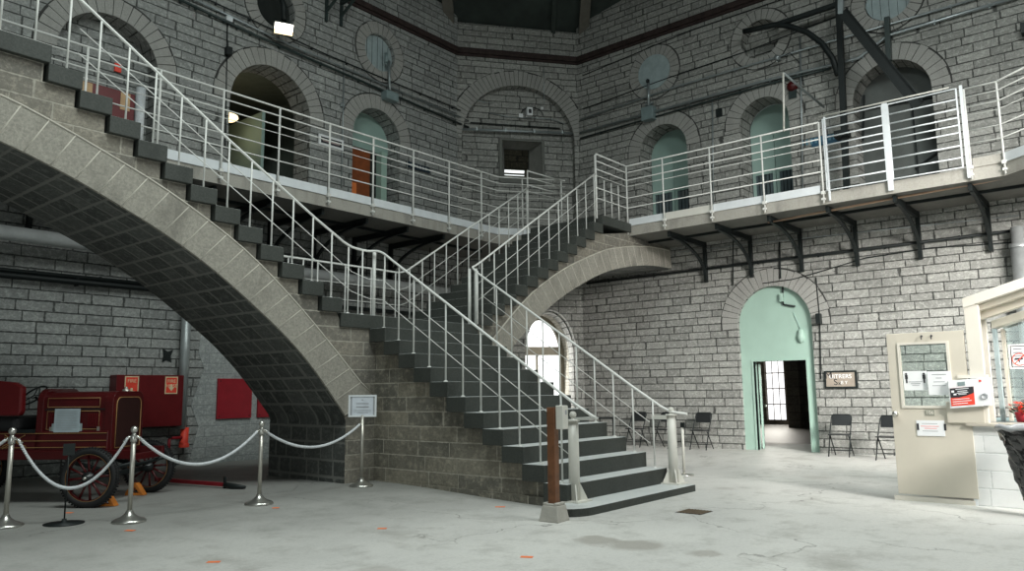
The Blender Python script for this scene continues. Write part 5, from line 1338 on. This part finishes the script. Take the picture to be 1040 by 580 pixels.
# ------------------------------------------------------------------ booth on the right
XB = 10.6
def yz(px, py, x=XB): p = on(px, py, 'X', x); return p.y, p.z
bt = tag(empty('inspection_booth', (XB, 1.4, 0)), 'beige framed glass booth on a white block base at the right edge', 'booth')
b = MB(); b.box(XB, XB+.2, -.8, 1.74, -.02, .93); part(b, 'block_base', M['plinth_block'], bt, uv=lambda co, n: (co.y+.07, co.z-.0) if abs(n.x) > .5 else (co.x, co.z))
b = MB(); b.box(XB-.01, XB+.0, 1.715, 1.755, 0, .93); part(b, 'corner_trim', M['white'], bt)
b = MB(); b.box(XB-.06, XB+.34, -.8, 1.76, .93, .965); part(b, 'counter', plain('grey_beige_counter', (.46, .42, .36), .5), bt, bevel=.005)
b = MB(); b.box(XB-.03, XB+.08, 1.52, 1.675, .965, 2.38); part(b, 'corner_post', M['beige_light'], bt, bevel=.006)
b = MB(); b.box(XB-.05, XB+.0, 1.56, 1.95, .965, 1.22); part(b, 'lower_board', M['beige'], bt, bevel=.004)
b = MB(); b.box(XB-.05, XB+.14, 1.50, 1.80, 1.50, 1.54); part(b, 'ledge', M['beige_light'], bt)
SL = .30
def rafter(x0, x1, y0, z0, y1, h, name, mat):
    b = MB(); b.prism([(y0, z0), (y1, z0+(y0-y1)*SL), (y1, z0+(y0-y1)*SL+h), (y0, z0+h)], lambda u, v, d: Vector((d, u, v)), x0, x1); part(b, name, mat, bt, bevel=.004)
rafter(XB-.04, XB+.10, 1.68, 2.345, -.8, .12, 'rafter', M['beige_light'])
rafter(XB+.10, XB+.24, 1.64, 2.28, -.8, .12, 'inner_rafter', M['beige'])
rafter(XB+.24, XB+.40, 1.60, 2.20, -.8, .14, 'inner_rafter', M['beige'])
for (x0, x1, y0, y1, m_) in ((XB+.10, XB+.24, 1.56, 1.62, 'beige'), (XB+.40, XB+.52, 1.52, 1.57, 'beige_light'), (XB+.62, XB+.72, 1.44, 1.49, 'grey_disc'), (XB+.8, XB+.9, 1.38, 1.42, 'beige')):
    b = MB(); b.box(x0+.004, x1-.004, y0, y1-.003, .965, 2.12+(y1 > 1.5)*.10); part(b, 'jamb', M[m_], bt)
rafter(XB+.62, XB+.9, 1.49, 2.12, -.8, .10, 'window_head', M['beige'])
b = MB(); b.box(XB+.9, XB+.906, -.8, 1.40, .97, 2.2); part(b, 'glass_pane', M['glass'], bt)
b = MB(); b.box(XB+.34, XB+2.2, -.8, 1.72, .93, .96); part(b, 'inner_counter', M['grey_disc'], bt)
b = MB(); b.box(XB+.2, XB+2.2, 1.64, 1.72, 0, .93); part(b, 'side_panel', M['beige'], bt)
b = MB(); b.box(XB-.02, XB+.02, 1.74, 2.62, .0, .055); part(b, 'threshold', M['beige_light'], bt)
# door leaf
DX = XB
ddo = tag(empty('booth_door', (DX, 2.15, .08)), 'beige half-glazed door standing open beside the booth', 'door')
y0, y1 = 1.70, 2.57
gl = [(1.90, 1.17), (2.42, 1.17), (2.42, 1.93), (1.90, 1.93)]
b = MB(); b.prism([(y0, .08), (y1, .08), (y1, 2.08), (y0, 2.08)], lambda u, v, d: Vector((d, u, v)), DX-.02, DX+.025, holes=[gl]); part(b, 'leaf', M['beige'], ddo, bevel=.004)
b = MB(); b.prism([(1.87, 1.14), (2.45, 1.14), (2.45, 1.96), (1.87, 1.96)], lambda u, v, d: Vector((d, u, v)), DX-.032, DX-.018, holes=[gl]); part(b, 'glazing_bead', M['beige_light'], ddo)
b = MB(); b.box(DX, DX+.005, 1.9, 2.42, 1.17, 1.93); part(b, 'pane', M['glass'], ddo)
b = MB(); b.lathe((DX-.07, 2.525, 1.07), [(0, -.035), (.03, -.03), (.036, 0), (.02, .03), (.012, .05), (.032, .055)], 18, axis='X'); b.tube([(DX-.03, 2.525, 1.07), (DX-.02, 2.525, 1.07)], .034, 16); part(b, 'knob', M['chrome'], ddo)
for y in (2.16, 2.05):
    b = MB(); b.tube([(DX-.02, y, 2.04), (DX-.05, y, 2.03), (DX-.05, y, 1.99), (DX-.06, y, 2.0)], .006, 6); b.lathe((DX-.02, y, 2.03), [(0, -.008), (.013, -.006), (.013, 0)], 8, axis='X'); part(b, 'coat_hook', M['ink'], ddo)
def tm(y, z, x):   # text facing -X
    return Matrix(((0, 0, -1, x), (-1, 0, 0, y), (0, 1, 0, z), (0, 0, 0, 1)))
b = MB(); b.box(DX-.026, DX-.02, 2.09, 2.19, 1.05, 1.12); part(b, 'number_plate', plain('olive_grey_plate', (.30, .30, .25), .5), ddo)
ptext('106', .06, M['beige_light'], ddo, 'lettering', tm(2.14, 1.085, DX-.027))
def sheet(y0, y1, z0, z1, label, x=DX-.026, mat='paper', lines=(), tilt=0):
    r = tag(empty('paper_notice', (x, (y0+y1)/2, z0)), label, 'notice')
    b = MB(); b.box(x-.002, x, y1, y0, z0, z1); part(b, 'sheet', M[mat], r)
    for (a, c, zz, h, m_) in lines:
        b = MB(); b.box(x-.004, x-.002, y0-(y0-y1)*c, y0-(y0-y1)*a, z0+(z1-z0)*zz, z0+(z1-z0)*zz+h); part(b, 'printed_line', M[m_], r)
    return r
r = sheet(2.41, 2.14, 1.36, 1.60, 'white distancing notice with two black figures on the booth door glass', x=DX-.003, lines=[(.2, .8, .42, .008, 'grey_ink'), (.3, .7, .32, .01, 'grey_ink'), (.35, .65, .24, .006, 'grey_ink')])
for y in (2.375, 2.175):
    b = MB(); b.lathe((DX-.007, y, 1.565), [(0, -.012), (.012, -.006), (.012, .006), (0, .012)], 12); b.box(DX-.008, DX-.005, y-.016, y+.016, 1.50, 1.552); b.box(DX-.008, DX-.005, y-.009, y+.009, 1.45, 1.50); part(b, 'figure', M['ink'], r)
sheet(2.13, 1.87, 1.30, 1.59, 'white printed letter beside the distancing notice on the door glass', x=DX-.034, lines=[(.2, .8, .85, .008, 'grey_ink'), (.35, .6, .70, .008, 'grey_ink'), (.25, .72, .54, .008, 'grey_ink'), (.18, .75, .38, .008, 'grey_ink')])
r = sheet(2.30, 1.99, .80, .99, 'white notice held with black tape under the number plate of the door', lines=[(.2, .75, .78, .006, 'grey_ink'), (.15, .8, .60, .01, 'pink_ink'), (.28, .72, .46, .01, 'pink_ink'), (.2, .75, .30, .006, 'grey_ink')])
for y in (2.285, 1.985): b = MB(); b.box(DX-.032, DX-.028, y-.012, y+.012, .87, .95); part(b, 'tape', M['ink'], r)
# poster box standing out in front
bo = tag(empty('poster_box', (XB-.35, 1.7, 1.15)), 'white tilted poster box with black and red print at the booth corner', 'sign')
PX = XB-.10
def PB(a, c, d):   # a across (seen left to right), c up, d towards viewer
    p0 = on(962.5, 387, 'X', PX); p1 = on(1004, 383, 'X', PX); p3 = on(965, 415, 'X', PX)
    ex = (p1-p0); ez = (p0-p3); return p3+ex*a+ez*c+Vector((-d, 0, 0))
b = MB(); b.prism([(0, 0), (1, 0), (1, 1), (0, 1)], PB, -.10, 0); part(b, 'panel', M['paper'], bo, bevel=.004)
b = MB(); b.prism([(.04, .08), (.62, .08), (.62, .72), (.04, .72)], PB, .0, .004); part(b, 'red_print', M['red_ink'], bo)
b = MB(); b.prism([(.04, .72), (.62, .72), (.62, .50), (.45, .42), (.25, .37), (.04, .38)], PB, .003, .006); part(b, 'black_print', M['ink'], bo)
b = MB()
for z, a, c in ((.66, .18, .5), (.58, .22, .46), (.52, .2, .48), (.47, .24, .44), (.30, .08, .5), (.22, .08, .55), (.14, .08, .45)): b.prism([(a, z), (c, z), (c, z+.025), (a, z+.025)], PB, .006, .008)
b.prism([(.07, .56), (.14, .56), (.14, .64), (.07, .64)], PB, .006, .008); b.prism([(.12, .46), (.19, .46), (.19, .52), (.12, .52)], PB, .006, .008)
part(b, 'printed_lines', M['paper'], bo)
b = MB(); b.prism([(.24, .78), (.42, .78), (.42, .92), (.24, .92)], PB, 0, .004); part(b, 'label', M['grey_box'], bo)
b = MB(); b.prism([(.76, .86), (.82, .86), (.82, .93), (.76, .93)], PB, 0, .004); part(b, 'red_mark', M['red_ink'], bo)
b = MB(); b.tube([PB(.86+.08*math.cos(2*PI*k/16), .34+.09*math.sin(2*PI*k/16), .01) for k in range(16)], .006, 6, closed=True); part(b, 'ring_handle', M['grey_ink'], bo)
# sign on booth glass
r = tag(empty('window_sign', (XB+.88, 1.2, 1.6)), 'white prohibition sign on the booth glass', 'sign')
XG_ = XB+.88; (ya, za) = yz(1023.5, 350, XG_); (yb_, zb_) = yz(1047, 374.5, XG_)
b = MB(); b.box(XG_-.004, XG_, yb_, ya, zb_, za); part(b, 'panel', M['paper'], r)
b = MB(); b.prism([(yb_+.02, zb_+.02), (ya-.02, zb_+.02), (ya-.02, za-.02), (yb_+.02, za-.02)], lambda u, v, d: Vector((XG_-.006+d, u, v)), 0, .002, holes=[[(yb_+.03, zb_+.03), (ya-.03, zb_+.03), (ya-.03, za-.03), (yb_+.03, za-.03)]]); part(b, 'border', M['ink'], r)
b = MB()
for k, ww in enumerate((.8, .85, .9, .7)): zz = za-.07-.045*k; b.box(XG_-.006, XG_-.004, ya-.05-(ya-yb_-.1)*ww, ya-.05, zz, zz+.018)
part(b, 'printed_line', M['grey_ink'], r)
cy, cz = (ya+yb_)/2, zb_+.12
b = MB(); b.tube([Vector((XG_-.007, cy+.075*math.cos(2*PI*k/24), cz+.075*math.sin(2*PI*k/24))) for k in range(24)], .005, 6, closed=True); b.beam((XG_-.007, cy-.053, cz+.053), (XG_-.007, cy+.053, cz-.053), .004, .009); part(b, 'red_ring', M['red_ink'], r)
b = MB(); b.beam((XG_-.005, cy-.04, cz+.01), (XG_-.005, cy+.05, cz+.01), .003, .018); b.beam((XG_-.005, cy+.01, cz+.0), (XG_-.005, cy+.0, cz-.035), .003, .014); part(b, 'pictogram', M['ink'], r)
# red flowers on the inner counter
pf = tag(empty('potted_poinsettia', (XB+.55, 1.25, .965)), 'red potted flowers on the booth counter behind the trash bag', 'plant')
b = MB(); b.lathe((0, 0, 0), [(0, 0), (.06, 0), (.08, .12), (.0, .11)], 16); b.build('pot', M['red_bright'], parent=pf)
def leaves(n, r0, r1, z0, z1, mat, name, ln=.06):
    b = MB()
    for k in range(n):
        a = random.uniform(0, 2*PI); rr = random.uniform(r0, r1); c = Vector((rr*math.cos(a), rr*math.sin(a), random.uniform(z0, z1))); t = random.uniform(-.3, .8)
        d = Vector((math.cos(a), math.sin(a), t)).normalized(); s = d.cross(Vector((0, 0, 1))).normalized()*ln*.35; e = d*ln
        v = [b.bm.verts.new(q) for q in (c, c+e*.5+s, c+e, c+e*.5-s)]; b.bm.faces.new(v)
    b.build(name, mat, parent=pf, recalc=False)
leaves(70, 0, .11, .10, .24, M['red_ink'], 'bracts'); leaves(45, 0, .12, .09, .20, plain('dark_leaf', (.03, .07, .03), .6), 'leaves', .07)
# trash bag over a bin
q = on(1041, 436, 'Z', .93)
tr_ = tag(empty('trash_bin', (q.x, q.y, 0)), 'bin lined with a shiny black plastic bag at the right edge', 'bin')
b = MB(); n = 40; rows = 26
prof = []
for j in range(rows+1):
    t = j/rows; z = .93-t*.75
    r0 = .24-.16*t if t > .06 else .26
    prof.append((r0, z))
rings = []
for j, (r0, z) in enumerate(prof):
    ring = []
    for k in range(n):
        a = 2*PI*k/n; f = 1+.10*math.sin(5*a+j*.35)+.06*math.sin(11*a-j*.5)+random.uniform(-.035, .035)
        ring.append(b.bm.verts.new((r0*f*math.cos(a), r0*f*math.sin(a), z+random.uniform(-.012, .012)-(.03*math.sin(3*a) if j < 2 else 0))))
    rings.append(ring)
for A, B2 in zip(rings, rings[1:]):
    for k in range(n): b.bm.faces.new((A[k], A[(k+1) % n], B2[(k+1) % n], B2[k]))
b.bm.faces.new(rings[-1]); b.build('black_bag', plain('shiny_black_plastic', (.02, .02, .02), .18, spec=.8), parent=tr_)
b = MB(); b.lathe((0, 0, 0), [(.16, .0), (.19, .02), (.25, .90), (.24, .90), (.15, .03)], 28); b.build('bin', M['grey_disc'], parent=tr_) if False else b.bm.free()
b = MB(); b.lathe((0, 0, 0), [(0, 0), (.07, 0), (.07, .22), (0, .22)], 24); b.build('foot', M['iron'], parent=tr_)
b = MB(); b.tube([(.26*math.cos(2*PI*k/30), .26*math.sin(2*PI*k/30), .945+.012*math.sin(k*1.3)) for k in range(30)], .028, 8, closed=True); b.build('bag_rim', plain('pale_plastic_sheen', (.35, .36, .37), .25), parent=tr_)
